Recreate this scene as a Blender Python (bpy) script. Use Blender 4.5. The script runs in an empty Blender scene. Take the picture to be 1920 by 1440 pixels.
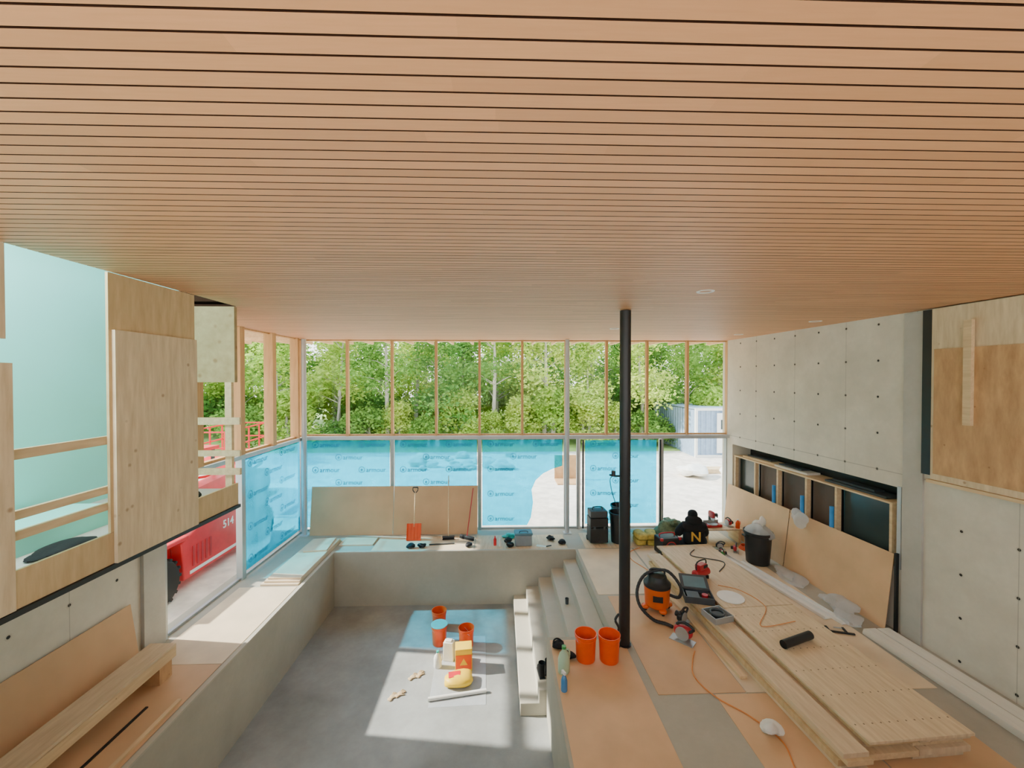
import bpy, bmesh, math, random
from mathutils import Vector, Matrix, Euler
random.seed(7)
S = bpy.context.scene
COL = S.collection
pi = math.pi

# ------------------------------------------------------------------ materials
def hexl(h):
    h = h.lstrip('#'); o = []
    for i in (0, 2, 4):
        c = int(h[i:i+2], 16)/255
        o.append(c/12.92 if c <= .04045 else ((c+.055)/1.055)**2.4)
    return tuple(o)
def nt(name):
    m = bpy.data.materials.new(name); m.use_nodes = True
    n = m.node_tree; n.nodes.clear()
    return m, n
def N(n, t, **k):
    x = n.nodes.new(t)
    for a, b in k.items(): setattr(x, a, b)
    return x
def mathn(n, op, a, b=None, c=None):
    x = N(n, 'ShaderNodeMath', operation=op)
    for i, v in enumerate((a, b, c)):
        if v is None: continue
        if isinstance(v, (int, float)): x.inputs[i].default_value = v
        else: n.links.new(v, x.inputs[i])
    return x.outputs[0]
def mixc(n, f, a, b, bt='MIX'):
    x = N(n, 'ShaderNodeMix', data_type='RGBA', blend_type=bt)
    for i, v in ((0, f), (6, a), (7, b)):
        if isinstance(v, (int, float)): x.inputs[i].default_value = v
        elif isinstance(v, tuple): x.inputs[i].default_value = (*v[:3], 1)
        else: n.links.new(v, x.inputs[i])
    return x.outputs[2]
def noise(n, vec, scale, detail=4, stretch=None, rough=.5):
    if stretch:
        mp = N(n, 'ShaderNodeMapping'); mp.inputs['Scale'].default_value = stretch
        n.links.new(vec, mp.inputs[0]); vec = mp.outputs[0]
    x = N(n, 'ShaderNodeTexNoise'); x.inputs['Scale'].default_value = scale
    x.inputs['Detail'].default_value = detail; x.inputs['Roughness'].default_value = rough
    n.links.new(vec, x.inputs['Vector']); return x.outputs[0]
def sharpen(n, v, lo, hi):
    x = N(n, 'ShaderNodeMapRange'); x.inputs[1].default_value = lo; x.inputs[2].default_value = hi
    n.links.new(v, x.inputs[0]); return x.outputs[0]
def finish(n, col, rough, metal=0, bumpv=None, bstr=.2, bdist=.01, spec=.5):
    b = N(n, 'ShaderNodeBsdfPrincipled'); o = N(n, 'ShaderNodeOutputMaterial')
    if isinstance(col, tuple): b.inputs['Base Color'].default_value = (*col[:3], 1)
    else: n.links.new(col, b.inputs['Base Color'])
    if isinstance(rough, (int, float)): b.inputs['Roughness'].default_value = rough
    else: n.links.new(rough, b.inputs['Roughness'])
    b.inputs['Metallic'].default_value = metal
    b.inputs['Specular IOR Level'].default_value = spec
    if bumpv is not None:
        bp = N(n, 'ShaderNodeBump'); bp.inputs['Strength'].default_value = bstr; bp.inputs['Distance'].default_value = bdist
        n.links.new(bumpv, bp.inputs['Height']); n.links.new(bp.outputs[0], b.inputs['Normal'])
    n.links.new(b.outputs[0], o.inputs[0]); return b
def sc(c, f): return tuple(min(1, x*f) for x in c)
def pm(name, hx, rough=.6, metal=0, var=.1, scale=5, stretch=None, bump=0, bscale=60, spec=.5):
    c = hexl(hx); m, n = nt(name)
    v = N(n, 'ShaderNodeTexCoord').outputs['Object']
    f = sharpen(n, noise(n, v, scale, 4, stretch), .3, .7)
    col = mixc(n, f, sc(c, 1-var), sc(c, 1+var))
    bv = noise(n, v, bscale, 3) if bump else None
    finish(n, col, rough, metal, bv, bump, spec=spec)
    m.diffuse_color = (*c, 1); return m
def wood(name, hx, stretch=(1, 8, 8), knots=.0, var=.18, scale=3, dots=False):
    c = hexl(hx); m, n = nt(name)
    v = N(n, 'ShaderNodeTexCoord').outputs['Object']
    f = sharpen(n, noise(n, v, scale, 6, stretch, .6), .3, .7)
    col = mixc(n, f, sc((c[0], c[1]*.93, c[2]*.87), 1-var), sc(c, 1+var*.6))
    big = sharpen(n, noise(n, v, .9, 2), .35, .65)
    col = mixc(n, mathn(n, 'MULTIPLY', big, .35), col, sc(c, .82))
    if knots:
        vo = N(n, 'ShaderNodeTexVoronoi'); vo.inputs['Scale'].default_value = 5
        n.links.new(v, vo.inputs['Vector'])
        k = sharpen(n, vo.outputs[0], knots, knots*.4)
        col = mixc(n, mathn(n, 'MULTIPLY', k, .55), col, sc(hexl('#7a4a26'), 1))
    finish(n, col, .65, 0, noise(n, v, 8, 4, stretch), .15, .004, .3)
    return m
def concrete(name, hx, holes=False, ax=1, ph=(0, 0), con=1.0):
    c = hexl(hx); m, n = nt(name)
    v = N(n, 'ShaderNodeTexCoord').outputs['Object']
    f = sharpen(n, noise(n, v, 1.1, 6, None, .65), .3, .7)
    f2 = sharpen(n, noise(n, v, 14, 4), .3, .7)
    col = mixc(n, f, sc(c, 1-.18*con), sc(c, 1+.08*con))
    col = mixc(n, mathn(n, 'MULTIPLY', f2, .22), col, sc(c, .82))
    if holes:
        sp = N(n, 'ShaderNodeSeparateXYZ'); n.links.new(v, sp.inputs[0])
        u = mathn(n, 'ADD', sp.outputs[ax], ph[0]); w = mathn(n, 'ADD', sp.outputs[2], ph[1])
        def cell(x, p):
            q = mathn(n, 'FRACT', mathn(n, 'DIVIDE', x, p))
            q = mathn(n, 'SUBTRACT', q, .5)
            return mathn(n, 'MULTIPLY', q, p)
        a = cell(u, .6); b = cell(w, .6)
        d = mathn(n, 'SQRT', mathn(n, 'ADD', mathn(n, 'MULTIPLY', a, a), mathn(n, 'MULTIPLY', b, b)))
        h = mathn(n, 'LESS_THAN', d, .019)
        h2 = mathn(n, 'LESS_THAN', d, .034)
        col = mixc(n, mathn(n, 'MULTIPLY', h2, .3), col, sc(c, .6))
        col = mixc(n, h, col, (.03, .028, .025))
        j = mathn(n, 'LESS_THAN', mathn(n, 'ABSOLUTE', cell(mathn(n, 'ADD', u, .3), 1.2)), .005)
        j2 = mathn(n, 'LESS_THAN', mathn(n, 'ABSOLUTE', mathn(n, 'SUBTRACT', sp.outputs[2], 2.5)), .008)
        col = mixc(n, mathn(n, 'MULTIPLY', mathn(n, 'MAXIMUM', j, j2), .45), col, sc(c, .35))
    finish(n, col, .75, 0, noise(n, v, 30, 5), .12, .01, .3)
    return m
def ceilmat():
    m, n = nt('ceiling_wood')
    v = N(n, 'ShaderNodeTexCoord').outputs['Object']
    sp = N(n, 'ShaderNodeSeparateXYZ'); n.links.new(v, sp.inputs[0])
    b = mathn(n, 'FLOOR', mathn(n, 'DIVIDE', sp.outputs[1], .077))
    w1 = N(n, 'ShaderNodeTexWhiteNoise', noise_dimensions='1D'); n.links.new(b, w1.inputs['W'])
    off = mathn(n, 'MULTIPLY', w1.outputs[0], 7)
    seg = mathn(n, 'FLOOR', mathn(n, 'DIVIDE', mathn(n, 'ADD', sp.outputs[0], off), 2.2))
    w2 = N(n, 'ShaderNodeTexWhiteNoise', noise_dimensions='2D')
    cb = N(n, 'ShaderNodeCombineXYZ'); n.links.new(b, cb.inputs[0]); n.links.new(seg, cb.inputs[1])
    n.links.new(cb.outputs[0], w2.inputs['Vector'])
    c = hexl('#e2ab7e')
    col = mixc(n, w2.outputs[0], sc(c, .88), sc(c, 1.07))
    g = sharpen(n, noise(n, v, 5, 6, (1, 14, 1), .6), .3, .7)
    col = mixc(n, mathn(n, 'MULTIPLY', g, .22), col, sc(hexl('#c38b5e'), 1))
    finish(n, col, .5, 0, None, spec=.3)
    return m
def glassm():
    m, n = nt('window_glass')
    t = N(n, 'ShaderNodeBsdfTransparent'); g = N(n, 'ShaderNodeBsdfGlossy'); g.inputs['Roughness'].default_value = .02
    t.inputs[0].default_value = (.95, .98, .97, 1)
    mx = N(n, 'ShaderNodeMixShader'); lw = N(n, 'ShaderNodeLayerWeight'); lw.inputs[0].default_value = .25
    f = mathn(n, 'MULTIPLY', lw.outputs['Fresnel'], .35)
    n.links.new(f, mx.inputs[0]); n.links.new(t.outputs[0], mx.inputs[1]); n.links.new(g.outputs[0], mx.inputs[2])
    o = N(n, 'ShaderNodeOutputMaterial'); n.links.new(mx.outputs[0], o.inputs[0]); return m
def filmm(name, tc, dc, fac=.35, rough=.25):
    m, n = nt(name)
    v = N(n, 'ShaderNodeTexCoord').outputs['Object']
    t = N(n, 'ShaderNodeBsdfTransparent'); t.inputs[0].default_value = (*tc, 1)
    d = N(n, 'ShaderNodeBsdfTranslucent'); d.inputs[0].default_value = (*dc, 1)
    p = N(n, 'ShaderNodeBsdfPrincipled'); p.inputs['Base Color'].default_value = (*dc, 1); p.inputs['Roughness'].default_value = rough
    m1 = N(n, 'ShaderNodeMixShader'); m1.inputs[0].default_value = .3
    n.links.new(d.outputs[0], m1.inputs[1]); n.links.new(p.outputs[0], m1.inputs[2])
    m2 = N(n, 'ShaderNodeMixShader')
    w = sharpen(n, noise(n, v, 3, 5, (1, 1, .4)), .3, .75)
    n.links.new(mathn(n, 'MULTIPLY_ADD', w, .18, fac-.1), m2.inputs[0])
    n.links.new(t.outputs[0], m2.inputs[1]); n.links.new(m1.outputs[0], m2.inputs[2])
    o = N(n, 'ShaderNodeOutputMaterial'); n.links.new(m2.outputs[0], o.inputs[0]); return m
def leafm(name, h1, h2):
    m, n = nt(name)
    oi = N(n, 'ShaderNodeObjectInfo'); v = N(n, 'ShaderNodeTexCoord').outputs['Object']
    f = sharpen(n, noise(n, v, 1.3, 3), .35, .65)
    col = mixc(n, mathn(n, 'MULTIPLY_ADD', oi.outputs['Random'], .5, mathn(n, 'MULTIPLY', f, .5)), hexl(h1), hexl(h2))
    d = N(n, 'ShaderNodeBsdfDiffuse'); t = N(n, 'ShaderNodeBsdfTranslucent')
    n.links.new(col, d.inputs[0]); n.links.new(col, t.inputs[0])
    mx = N(n, 'ShaderNodeMixShader'); mx.inputs[0].default_value = .45
    n.links.new(d.outputs[0], mx.inputs[1]); n.links.new(t.outputs[0], mx.inputs[2])
    o = N(n, 'ShaderNodeOutputMaterial'); n.links.new(mx.outputs[0], o.inputs[0]); return m

CEIL = ceilmat()
GLASS = glassm()
FILM = filmm('blue_film', (.0, .57, .94), (.0, .55, .86), .34)
CLEARPL = filmm('clear_plastic', (.85, .88, .9), (.95, .96, .97), .7)
CONC_R = concrete('concrete_formed', '#dcd5c4', True, 1, (.15, .2))
CONC = concrete('concrete_plain', '#bdbab0')
POOL = concrete('pool_plaster', '#b1ac9c', con=.8)
POOLF = concrete('pool_floor_plaster', '#9ea09c', con=1.8)
STEP = concrete('step_plaster', '#bdb7a6', con=.6)
PLY = wood('plywood', '#dfcba8', (1, 6, .8), .13)
PLY2 = wood('plywood_warm', '#d2b88c', (1, 5, .8), .06)
PLYD = wood('osb_dark', '#b09a72', (3, 3, 3), .2)
PLYB = wood('plywood_brown', '#cba274', (1, 3, .8), .08, .3)
PLYF = wood('plywood_floor', '#dcc7a6', (6, .8, 1), .1)
LUM = wood('lumber', '#dfc59c', (6, .7, 6), .06)
TIMB = wood('timber_mullion', '#d2a876', (8, 8, .6))
HARD = pm('hardboard_tan', '#d8b085', .6, var=.09, scale=2)
HARD2 = pm('hardboard_pale', '#dfcaa9', .6, var=.1, scale=2)
HARD3 = pm('hardboard_brown', '#cfa87e', .6, var=.1, scale=1.5)
TEAL = pm('teal_film_light', '#93e8e0', .7, var=.03, scale=1)  # turquoise of the blue film light put into the surface colour
STEEL = pm('grey_steel', '#bcc0c0', .45, .2, .06)
ALU = pm('aluminium_frame', '#aeb3b3', .4, .5, .05)
WHITE = pm('white_paint', '#e8e6de', .5, var=.04)
WPLANK = pm('white_plank', '#ded9cc', .55, var=.06, scale=2, stretch=(8, 1, 8))
BLACK = pm('black_paint', '#1f2122', .45, var=.15)
GAP = pm('painted_gap_shade', '#3a261c', .95, var=.1, spec=.1)  # dark colour paints shade onto slat sides and backing
BLACKP = pm('black_plastic', '#232628', .5, var=.2)
BLACKF = pm('black_fabric', '#17191c', .95, var=.2, bump=.3)
DGREY = pm('dark_grey', '#3d4347', .55, var=.15)
GREY = pm('mid_grey_plastic', '#8a9398', .5)
ORANGE = pm('orange_plastic', '#f4571c', .4, var=.08)
ORNG2 = pm('orange_tank', '#e5641e', .4, var=.08)
RED = pm('red_paint', '#d8202a', .4, var=.1)
REDT = pm('red_tool', '#b5202a', .45, var=.1)
YEL = pm('yellow_print', '#f3c92c', .5, var=.08)
GOLD = pm('gold_print', '#d9a53a', .6, var=.03)
BLUEF = pm('blue_foam', '#3d8fd0', .7)
TEALP = pm('turquoise_plastic', '#22b6b0', .5)
GREENP = pm('green_bundle', '#6d7f62', .9, var=.35, scale=14, bump=.6, bscale=30)
GREEN = pm('green_bottle', '#3f9a4e', .4)
RUBBER = pm('rubber', '#1b1b1b', .8, var=.2)
CLOTHW = pm('white_cloth', '#e4e2da', .9, var=.08, bump=.3, bscale=20)
GLOVE = pm('work_glove', '#cbb28a', .9, var=.15)
DARKG = pm('dark_glass', '#34403f', .2, var=.2, scale=1)
BROWND = pm('dark_brown_panel', '#574538', .6, var=.2, scale=2)
CORD = pm('orange_cord', '#e08a42', .6)
BAG = pm('paper_bag', '#c3ad52', .8, var=.35, scale=8)
SKIN = pm('skin', '#c68e6c', .6)
JEAN = pm('dark_trousers', '#2b3038', .9, bump=.3)
LEAF = leafm('leaf_green', '#8cba4a', '#d6de74')
LEAF2 = leafm('leaf_deep', '#558c40', '#9fc05e')
BARK = pm('bark', '#b9b0a0', .9, var=.25, scale=8, stretch=(4, 4, 1))
PRINT = pm('film_print', '#06618a', .5, var=.02)
GRAVEL = pm('gravel', '#ddd3c6', .95, var=.2, scale=3, bump=.6, bscale=12)
GRASS = pm('grass_ground', '#8fa85a', .95, var=.3, scale=.6)
ROCK = pm('rock', '#c9c1b4', .95, var=.25, scale=2, bump=.6, bscale=5)
CONTW = pm('container_blue', '#8ba0b8', .5, .1, .1)
SOFF = wood('soffit_wood', '#e8caa0', (6, .8, 6))
LENS = pm('lens_cream', '#f3efe2', .3)  # plain cream lens colour

# ------------------------------------------------------------------ mesh builder
class MB:
    def __init__(s): s.v = []; s.f = []; s.mi = []; s.mats = []
    def mx(s, m):
        if m not in s.mats: s.mats.append(m)
        return s.mats.index(m)
    def add(s, vs, fs, m, M=None):
        b = len(s.v); i = s.mx(m)
        for v in vs:
            v = Vector(v); s.v.append(tuple(M @ v) if M is not None else tuple(v))
        for f in fs: s.f.append([b+k for k in f]); s.mi.append(i)
        return s
    def box(s, c, d, m, rot=None, top=1.0):
        x, y, z = d[0]/2, d[1]/2, d[2]/2
        vs = [(-x, -y, -z), (x, -y, -z), (x, y, -z), (-x, y, -z), (-x*top, -y*top, z), (x*top, -y*top, z), (x*top, y*top, z), (-x*top, y*top, z)]
        fs = [(0, 3, 2, 1), (4, 5, 6, 7), (0, 1, 5, 4), (1, 2, 6, 5), (2, 3, 7, 6), (3, 0, 4, 7)]
        M = Matrix.Translation(c)
        if rot: M = M @ Euler(rot).to_matrix().to_4x4()
        return s.add(vs, fs, m, M)
    def bb(s, x0, x1, y0, y1, z0, z1, m):
        return s.box(((x0+x1)/2, (y0+y1)/2, (z0+z1)/2), (x1-x0, y1-y0, z1-z0), m)
    def lathe(s, prof, c, m, seg=24, rot=None, scl=(1, 1, 1)):
        vs = []; fs = []
        for r, z in prof:
            for k in range(seg):
                a = 2*pi*k/seg; vs.append((r*math.cos(a)*scl[0], r*math.sin(a)*scl[1], z*scl[2]))
        n = len(prof)
        for i in range(n-1):
            for k in range(seg):
                k2 = (k+1) % seg
                fs.append((i*seg+k, i*seg+k2, (i+1)*seg+k2, (i+1)*seg+k))
        if prof[0][0] > 1e-5: fs.append(tuple(range(seg))[::-1])
        if prof[-1][0] > 1e-5: fs.append(tuple((n-1)*seg+k for k in range(seg)))
        M = Matrix.Translation(c)
        if rot: M = M @ Euler(rot).to_matrix().to_4x4()
        return s.add(vs, fs, m, M)
    def cyl(s, c, r, h, m, r2=None, seg=20, rot=None):
        r2 = r if r2 is None else r2
        return s.lathe([(r, -h/2), (r2, h/2)], c, m, seg, rot)
    def tube(s, pts, r, m, seg=8):
        P = [Vector(p) for p in pts]; n = len(P)
        R = r if isinstance(r, (list, tuple)) else [r]*n
        vs = []; fs = []; up = Vector((0, 0, 1))
        for i, p in enumerate(P):
            t = (P[min(i+1, n-1)]-P[max(i-1, 0)]).normalized()
            a = t.cross(up)
            if a.length < .05: a = t.cross(Vector((1, 0, 0)))
            a.normalize(); b = t.cross(a)
            for k in range(seg):
                q = 2*pi*k/seg; vs.append(p+a*math.cos(q)*R[i]+b*math.sin(q)*R[i])
        for i in range(n-1):
            for k in range(seg):
                k2 = (k+1) % seg; fs.append((i*seg+k, (i+1)*seg+k, (i+1)*seg+k2, i*seg+k2))
        fs.append(tuple(range(seg))); fs.append(tuple((n-1)*seg+k for k in range(seg))[::-1])
        return s.add(vs, fs, m)
    def blob(s, c, d, m, seed=0, amp=.12, e=1.0, rot=None, seg=20, rings=12, flat=True):
        rn = random.Random(seed); ph = [(rn.uniform(-4, 4), rn.uniform(-4, 4), rn.uniform(-4, 4), rn.uniform(0, 6)) for _ in range(6)]
        vs = []; fs = []
        def sg(x): return math.copysign(abs(x)**e, x)
        for i in range(rings+1):
            t = -pi/2+pi*i/rings
            for k in range(seg):
                a = 2*pi*k/seg
                x, y, z = sg(math.cos(t))*sg(math.cos(a)), sg(math.cos(t))*sg(math.sin(a)), sg(math.sin(t))
                w = 1+amp*sum(math.sin(p[0]*x+p[1]*y+p[2]*z+p[3]) for p in ph)/2.2
                zz = z*w
                vs.append((x*w*d[0]/2, y*w*d[1]/2, max(zz, -1)*d[2]/2 if flat else zz*d[2]/2))
        for i in range(rings):
            for k in range(seg):
                k2 = (k+1) % seg; fs.append((i*seg+k, i*seg+k2, (i+1)*seg+k2, (i+1)*seg+k))
        M = Matrix.Translation(c)
        if rot: M = M @ Euler(rot).to_matrix().to_4x4()
        return s.add(vs, fs, m, M)
    def prism(s, pts, h, m, M=None):
        n = len(pts); vs = [(x, y, 0) for x, y in pts]+[(x, y, h) for x, y in pts]
        fs = [tuple(range(n))[::-1], tuple(range(n, 2*n))]+[(i, (i+1) % n, n+(i+1) % n, n+i) for i in range(n)]
        return s.add(vs, fs, m, M)
    def ring(s, c, R, r, m, seg=24, rot=None, sc_=(1, 1, 1)):
        vs = []; fs = []; q = 8
        for i in range(seg):
            a = 2*pi*i/seg
            for k in range(q):
                b = 2*pi*k/q; rr = R+r*math.cos(b)
                vs.append((rr*math.cos(a)*sc_[0], rr*math.sin(a)*sc_[1], r*math.sin(b)))
        for i in range(seg):
            for k in range(q):
                fs.append((i*q+k, ((i+1) % seg)*q+k, ((i+1) % seg)*q+(k+1) % q, i*q+(k+1) % q))
        M = Matrix.Translation(c)
        if rot: M = M @ Euler(rot).to_matrix().to_4x4()
        return s.add(vs, fs, m, M)
    def text(s, t, size, M, m, ex=.001, off=0.0):
        vs, fs = textvf(t, size, ex, off); return s.add(vs, fs, m, M)
    def build(s, name, parent=None, loc=(0, 0, 0), rot=(0, 0, 0), bevel=0, ang=35, smooth=True):
        me = bpy.data.meshes.new(name); me.from_pydata(s.v, [], s.f)
        for m in s.mats: me.materials.append(m)
        me.polygons.foreach_set('material_index', s.mi)
        if smooth:
            me.polygons.foreach_set('use_smooth', [True]*len(s.f)); me.set_sharp_from_angle(angle=math.radians(ang))
        me.update()
        o = bpy.data.objects.new(name, me); COL.objects.link(o)
        o.location = loc; o.rotation_euler = rot
        if parent: o.parent = parent
        if bevel:
            b = o.modifiers.new('bevel', 'BEVEL'); b.width = bevel; b.segments = 2; b.limit_method = 'ANGLE'; b.angle_limit = math.radians(50)
        return o
_tc = {}
def textvf(t, size, ex, off=0.0):
    k = (t, size, ex, off)
    if k in _tc: return _tc[k]
    cu = bpy.data.curves.new('t', 'FONT'); cu.body = t; cu.size = size; cu.extrude = ex; cu.offset = off
    cu.align_x = 'CENTER'; cu.align_y = 'CENTER'; cu.resolution_u = 3
    o = bpy.data.objects.new('t', cu); COL.objects.link(o)
    dg = bpy.context.evaluated_depsgraph_get(); dg.update()
    e = o.evaluated_get(dg); me = e.to_mesh()
    vs = [tuple(v.co) for v in me.vertices]; fs = [tuple(p.vertices) for p in me.polygons]
    e.to_mesh_clear(); bpy.data.objects.remove(o); bpy.data.curves.remove(cu)
    _tc[k] = (vs, fs); return vs, fs
def L(o, label, cat, group=None, kind=None):
    o['label'] = label; o['category'] = cat
    if group: o['group'] = group
    if kind: o['kind'] = kind
    return o
def thing(name, label, cat, loc=(0, 0, 0), rz=0, group=None, kind=None, rot=None):
    e = bpy.data.objects.new(name, None); COL.objects.link(e); e.empty_display_size = .1
    e.location = loc; e.rotation_euler = rot if rot else (0, 0, rz)
    return L(e, label, cat, group, kind)
def dup(root, loc, rz=0, label=None, scale=None):
    c = root.copy(); COL.objects.link(c); c.location = loc; c.rotation_euler = (0, 0, rz)
    if scale: c.scale = scale
    if label: c['label'] = label
    def rec(a, b):
        for ch in a.children:
            k = ch.copy(); COL.objects.link(k); k.parent = b; k.matrix_parent_inverse = ch.matrix_parent_inverse.copy()
            rec(ch, k)
    rec(root, c); return c
def spline(pts, sub=8):
    P = [Vector(p) for p in pts]; out = []
    for i in range(len(P)-1):
        p0 = P[max(i-1, 0)]; p1 = P[i]; p2 = P[i+1]; p3 = P[min(i+2, len(P)-1)]
        for k in range(sub):
            t = k/sub
            out.append(.5*((2*p1)+(-p0+p2)*t+(2*p0-5*p1+4*p2-p3)*t*t+(-p0+3*p1-3*p2+p3)*t**3))
    out.append(P[-1]); return out

RA = .045
def rwx(y, off=0): return 6.10+RA*(10.6-y)-off
BACK = 10.75; XL = -5.13; CZ = 5.02

# ------------------------------------------------------------------ structure
f = MB()
f.bb(-5.4, -3.80, -2, 9.35, -1.5, 0, POOL)
f.bb(-5.4, 6.9, 9.35, 10.9, -1.5, 0, POOL)
f.bb(1.76, 6.9, 6.2, 9.35, -1.5, 0, POOL)
f.bb(.72, 6.9, -2, 6.2, -1.5, 0, POOL)
L(f.build('floor'), 'grey concrete pool deck around the sunken pool', 'floor', kind='structure')
L(MB().bb(-3.8, 1.76, -2, 9.35, -1.5, -1.23, POOLF).build('floor'), 'grey plastered pool bottom', 'pool floor', kind='structure')
prof = [(.31, -1.229)]
for i in range(5):
    x0 = .31+.29*i; z = -1.23+.205*(i+1)
    prof += [(x0, z), (x0+.29, z)]
prof = prof[:-1]+[(1.759, prof[-1][1]), (1.759, -1.229)]
st = MB().prism(prof, 3.148, STEP, Matrix.Translation((0, 9.349, 0)) @ Matrix.Rotation(pi/2, 4, 'X'))
L(st.build('pool_steps', bevel=.012, smooth=False), 'plastered concrete steps descending into the empty pool', 'stairs', kind='structure')
L(MB().bb(-3.86, -3.80, -2, 9.41, 0, .025, STEP).bb(-3.80, 1.76, 9.35, 9.41, 0, .025, STEP).build('trim_1'), 'thin plaster edge around the pool rim', 'trim', kind='structure')
# ceiling
c = MB()
y = math.floor(-1.5/.077)*.077
while y < BACK:
    xl = -3.72 if y < 5.8 else -5.2
    xa, xb, ya, yb, za, zb = xl, 6.75, y+.0045, y+.0725, CZ, CZ+.03
    vs = [(xa, ya, za), (xb, ya, za), (xb, yb, za), (xa, yb, za), (xa, ya, zb), (xb, ya, zb), (xb, yb, zb), (xa, yb, zb)]
    c.add(vs, [(0, 3, 2, 1)], CEIL); c.add(vs, [(4, 5, 6, 7), (0, 1, 5, 4), (1, 2, 6, 5), (2, 3, 7, 6), (3, 0, 4, 7)], GAP)
    y += .077
c.bb(-3.72, 6.75, -2.2, 5.8, CZ+.06, CZ+.2, GAP)
c.bb(-5.2, 6.75, 5.8, BACK+.1, CZ+.06, CZ+.2, GAP)
L(c.build('ceiling', smooth=False), 'warm wood slat ceiling with shadow gaps painted dark', 'ceiling', kind='structure')
so = MB(); OW = -8.0  # side overhang made deeper to keep sun off the pool steps
so.bb(OW, 7.2, BACK+.1, 11.9, CZ+.05, CZ+.2, SOFF)
so.bb(OW, -5.2, 5.0, BACK+.1, CZ+.05, CZ+.2, SOFF)
for i in range(25): so.bb(-7.2+i*.58, -7.14+i*.58, BACK+.1, 11.9, CZ-.03, CZ+.05, SOFF)
for i in range(9): so.bb(OW, -5.2, 6+i*.58, 6.06+i*.58, CZ-.03, CZ+.05, SOFF)
L(so.build('trim_2', smooth=False), 'pale timber roof overhang with rafters outside the glazing', 'roof overhang', kind='structure')
# walls
w = MB(); T = .6
w.bb(0, T, -12.7, .3, -.3, 1.0, CONC_R); w.bb(0, T, -12.7, .3, 2.28, 5.25, CONC_R)
w.bb(0, T, -12.7, -4.42, 1.0, 2.28, CONC_R); w.bb(0, T, -.15, .3, 1.0, 2.28, CONC_R)
w.bb(.5, T, -4.42, -.15, 1.0, 2.28, BLACK)
L(w.build('wall_right', loc=(6.10, 10.6, 0), rot=(0, 0, RA), smooth=False), 'board-formed grey concrete wall with tie holes and a long niche', 'wall', kind='structure')
L(MB().bb(-5.4, 6.6, -2.3, -2.0, -1.5, 2.3, CONC).build('wall_rear', smooth=False), 'plain concrete wall added below the mezzanine to cut light from behind', 'wall', kind='structure')  # unseen wall, added to hold back light from behind the camera
L(MB().bb(-5.4, XL, -2, 6.27, -.2, 2.3, CONC_R).build('wall_left', smooth=False), 'pale grey concrete wall with tie holes under the mezzanine', 'wall', kind='structure')
L(MB().bb(XL, XL+.05, 5.9, 6.27, 0, 2.2, CONC).build('trim_3'), 'concrete pilaster at the end of the wall', 'trim', kind='structure')
L(MB().bb(-5.4, XL, .5, 6.27, 2.3, 6.3, TEAL).build('wall_mezzanine', smooth=False), 'upper side room wall with blue film light painted into its colour', 'wall', kind='structure')
L(MB().bb(XL, -3.72, 5.87, 5.97, 5.24, 6.3, TEAL).build('wall_mezzanine_end', smooth=False), 'end wall above the header with blue film light painted into its colour', 'wall', kind='structure')
L(MB().bb(-5.4, -3.6, .5, 5.96, 6.3, 6.4, WHITE).build('ceiling_mezzanine', smooth=False), 'white ceiling of the upper side room', 'ceiling', kind='structure')
L(MB().bb(XL, -3.76, -2, 5.86, 2.24, 2.44, CONC).build('floor_mezzanine', smooth=False), 'mezzanine floor slab', 'floor', kind='structure')
L(MB().bb(-3.5, 6.2, -2.5, .3, 2.32, 2.45, HARD2).build('floor_mezzanine', smooth=False), 'mezzanine floor slab', 'floor', kind='structure')
L(MB().bb(-3.77, -3.70, 1.5, 5.88, 2.17, 2.215, BLACK).build('trim_4'), 'black steel edge strip under the mezzanine guard', 'trim', kind='structure')
wn = [0]
def win(x0, x1, z0, z1, fm, side='b', fw=.03, dp=.12, label=''):
    wn[0] += 1
    m = MB()
    if side == 'b':
        a = (x0+x1)/2; w_ = x1-x0
        m.box((-w_/2+fw/2, 0, (z1-z0)/2), (fw, dp, z1-z0), fm); m.box((w_/2-fw/2, 0, (z1-z0)/2), (fw, dp, z1-z0), fm)
        m.box((0, .02, .02), (w_-2*fw, dp*.5, .04), fm); m.box((0, .02, z1-z0-.015), (w_-2*fw, dp*.5, .03), fm)
        o = m.build('window_%d' % wn[0], loc=(a, BACK, z0))
        g = MB(); q = w_/2-fw
        g.add([(-q, .02, .04), (q, .02, .04), (q, .02, z1-z0-.03), (-q, .02, z1-z0-.03)], [(0, 1, 2, 3)], GLASS)
    else:
        a = (x0+x1)/2; w_ = x1-x0
        m.box((0, -w_/2+fw/2, (z1-z0)/2), (dp, fw, z1-z0), fm); m.box((0, w_/2-fw/2, (z1-z0)/2), (dp, fw, z1-z0), fm)
        m.box((-.02, 0, .02), (dp*.5, w_-2*fw, .04), fm); m.box((-.02, 0, z1-z0-.015), (dp*.5, w_-2*fw, .03), fm)
        o = m.build('window_%d' % wn[0], loc=(XL-.03, a, z0))
        g = MB(); q = w_/2-fw
        g.add([(-.02, -q, .04), (-.02, q, .04), (-.02, q, z1-z0-.03), (-.02, -q, z1-z0-.03)], [(0, 1, 2, 3)], GLASS)
    g.build('glass', parent=o, smooth=False)
    L(o, label, 'window', kind='structure'); return o
xs = [-5.12, -3.99, -2.83, -1.68, -.54, .59, 1.75, 2.84, 3.93, 5.02, 6.12]
for a, b in zip(xs[:-1], xs[1:]): win(a, b, 2.5, CZ, TIMB, label='tall clear window bay with timber mullions facing the woods')
for a, b in ((-5.12, -2.83), (-2.83, -.54), (-.54, 1.75), (1.75, 2.09), (2.09, 4.33), (4.33, 6.12)):
    win(a, b, .0, 2.42, ALU if b != 4.33 else WHITE, fw=.045, label='lower window bay in a slim metal frame')
ys = [6.27, 7.0, 8.13, 9.26, 10.39]
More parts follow.
